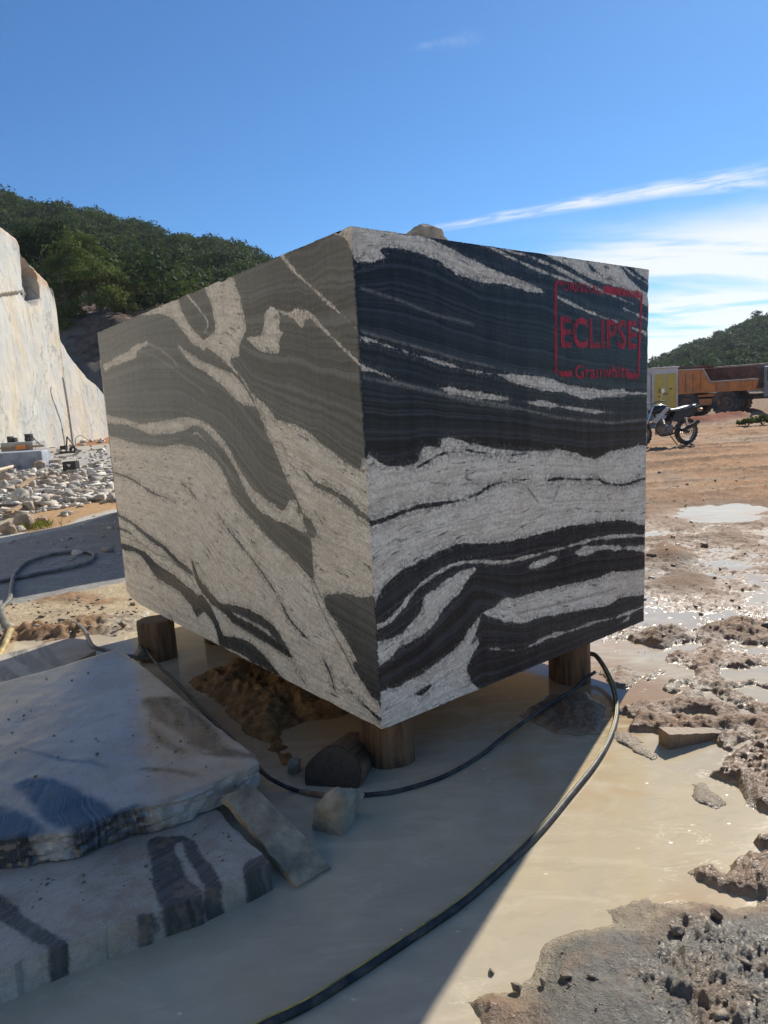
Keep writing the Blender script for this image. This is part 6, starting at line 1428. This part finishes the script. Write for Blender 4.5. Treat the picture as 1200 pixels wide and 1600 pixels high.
MB().box((0, 0, s * .05), (s, s * .7, s * .1)).box((0, -s * .35, s * .36), (s, s * .05, s * .7)).box((0, s * .35, s * .36), (s, s * .05, s * .7)).box((-s * .48, 0, s * .36), (s * .05, s * .7, s * .7)).box((s * .48, 0, s * .36), (s * .05, s * .7, s * .7)).build('crate_body', simple_mat('black_plastic', (.025, .025, .026), .5, bump=0), root); MB().prism([(-s * .18, s * .50), (s * .18, s * .50), (0, s * .28)], -s * .39, -s * .378).build('white_mark', simple_mat('white_mark', (.6, .6, .6), .6, bump=0), root); tag(root, 'small black plastic crate with a pale mark on the rubble', 'crate')
tp = [ray_ground(x, y) for x, y in ((-60, 757), (0, 743), (30, 735), (60, 730), (98, 728))]; tp = [p + [0, 0, .16] for p in tp]; mb = MB(); mb.tube(tp, .055, 10, resample=6); tag(mb.build('water_pipe', simple_mat('tan_hose', (.55, .44, .30), .6), None, True), 'thick tan pipe lying over the rubble towards the black crate', 'pipe')
bp = [ray_ground(x, y) + [0, 0, .07] for x, y in ((-40, 796), (20, 795), (46, 795))]; mb = MB(); mb.tube(bp, .03, 8, resample=5); tag(mb.build('iron_bar', M_DARK, None, True), 'dark straight iron bar lying at the left frame edge', 'bar')
a, b = ray_ground(14, 811), ray_ground(47, 793); mb = MB(); mb.bar(a + [0, 0, .12], b + [0, 0, .10], .12, .05); tag(mb.build('wooden_plank', M_PALEWOOD, None, bevel=.006), 'brown plank resting on the tipped wedge stone', 'plank')
a, b = ray_ground(30, 776), ray_ground(56, 762); mb = MB(); mb.bar(a + [0, 0, .2], b + [0, 0, .25], .10, .05); tag(mb.build('wooden_plank', M_PALEWOOD, None, bevel=.006), 'short tan plank between pale stones in the rubble', 'plank')


def tuft(name, px, n, h, mat, label, cat, spread, seed):
    p = ray_ground(*px); rg = np.random.default_rng(seed); V = []; 
    for k in range(n):
        a = rg.uniform(0, 6.28); q = p + np.array([rg.normal() * spread, rg.normal() * spread, 0]); l = h * rg.uniform(.5, 1.1); w = h * .018; d = np.array([math.cos(a), math.sin(a), 0]); s = np.array([-d[1], d[0], 0]) * w; V += [q - s, q + s, q + d * l * .25 + [0, 0, l * .7] + s * .6, q + d * l * .6 + [0, 0, l]]
    me = np_mesh(name, np.array(V), np.arange(len(V)).reshape(-1, 4)); o = link_mesh(name, me, mat, None, False, {'tint': np.clip(.5 + rg.normal(size=len(V)) * .2, 0, 1)}); return tag(o, label, cat, kind='stuff')


M_GRASS = leaf_mat('grass_blades', (0.12, 0.15, 0.03), (0.25, .25, .08)); tuft('grass_tuft', (58, 826), 110, .15, M_GRASS, 'little green grass tuft in front of the flat brown stone', 'grass', .12, 3)
# roadside shrubs by the truck
for i, (x, y, r, lab) in enumerate(((1168, 652, .5, 'low green shrub on the berm below the truck front'), (1192, 650, .6, 'leafy shrub on the berm at the right frame edge'), (1216, 653, .6, 'shrub on the berm beyond the right frame edge'))):
    p = ray_ground(x, y + 4); p = at_depth(x, y + 4, 30.0); g = gz(p[0], p[1]); root = empty('shrub', (p[0], p[1], g)); rg = np.random.default_rng(70 + i); mb = MB()
    for k in range(5): a = rg.uniform(0, 6.28); mb.tube([(0, 0, -.05), (math.cos(a) * r * .4, math.sin(a) * r * .4, r * .5)], [.02, .008], 5)
    mb.build('stem', M_BARK, root); V, T = leaf_cloud([(0, 0, r * .35), (r * .5, 0, r * .25), (-r * .5, .1, r * .22)], [r * .7, r * .5, r * .5], [.5, .6, .4], 260, .09, rg, .7, .3); foliage_obj('leaves', V, T, M_LEAF3, root); tag(root, lab, 'shrub', 'shrubs on the berm')

# ------------------------------------------------------------------ haze
def haze():
    m = bpy.data.materials.new('thin_haze'); m.use_nodes = True; nt = NT(m.node_tree)
    for n in list(nt.n): nt.n.remove(n)
    out = nt.node('ShaderNodeOutputMaterial'); v = nt.node('ShaderNodeVolumePrincipled'); v.inputs['Color'].default_value = (.80, .88, 1, 1); v.inputs['Density'].default_value = HAZE; v.inputs['Anisotropy'].default_value = .3
    nt.l.new(v.outputs[0], out.inputs['Volume']); o = MB().box((0, 150, 35), (1400, 860, 74)).build('haze', m); tag(o, kind='stuff', label='thin pale haze in the air over the quarry and hills', cat='haze')


HAZE = 0.0002
haze()
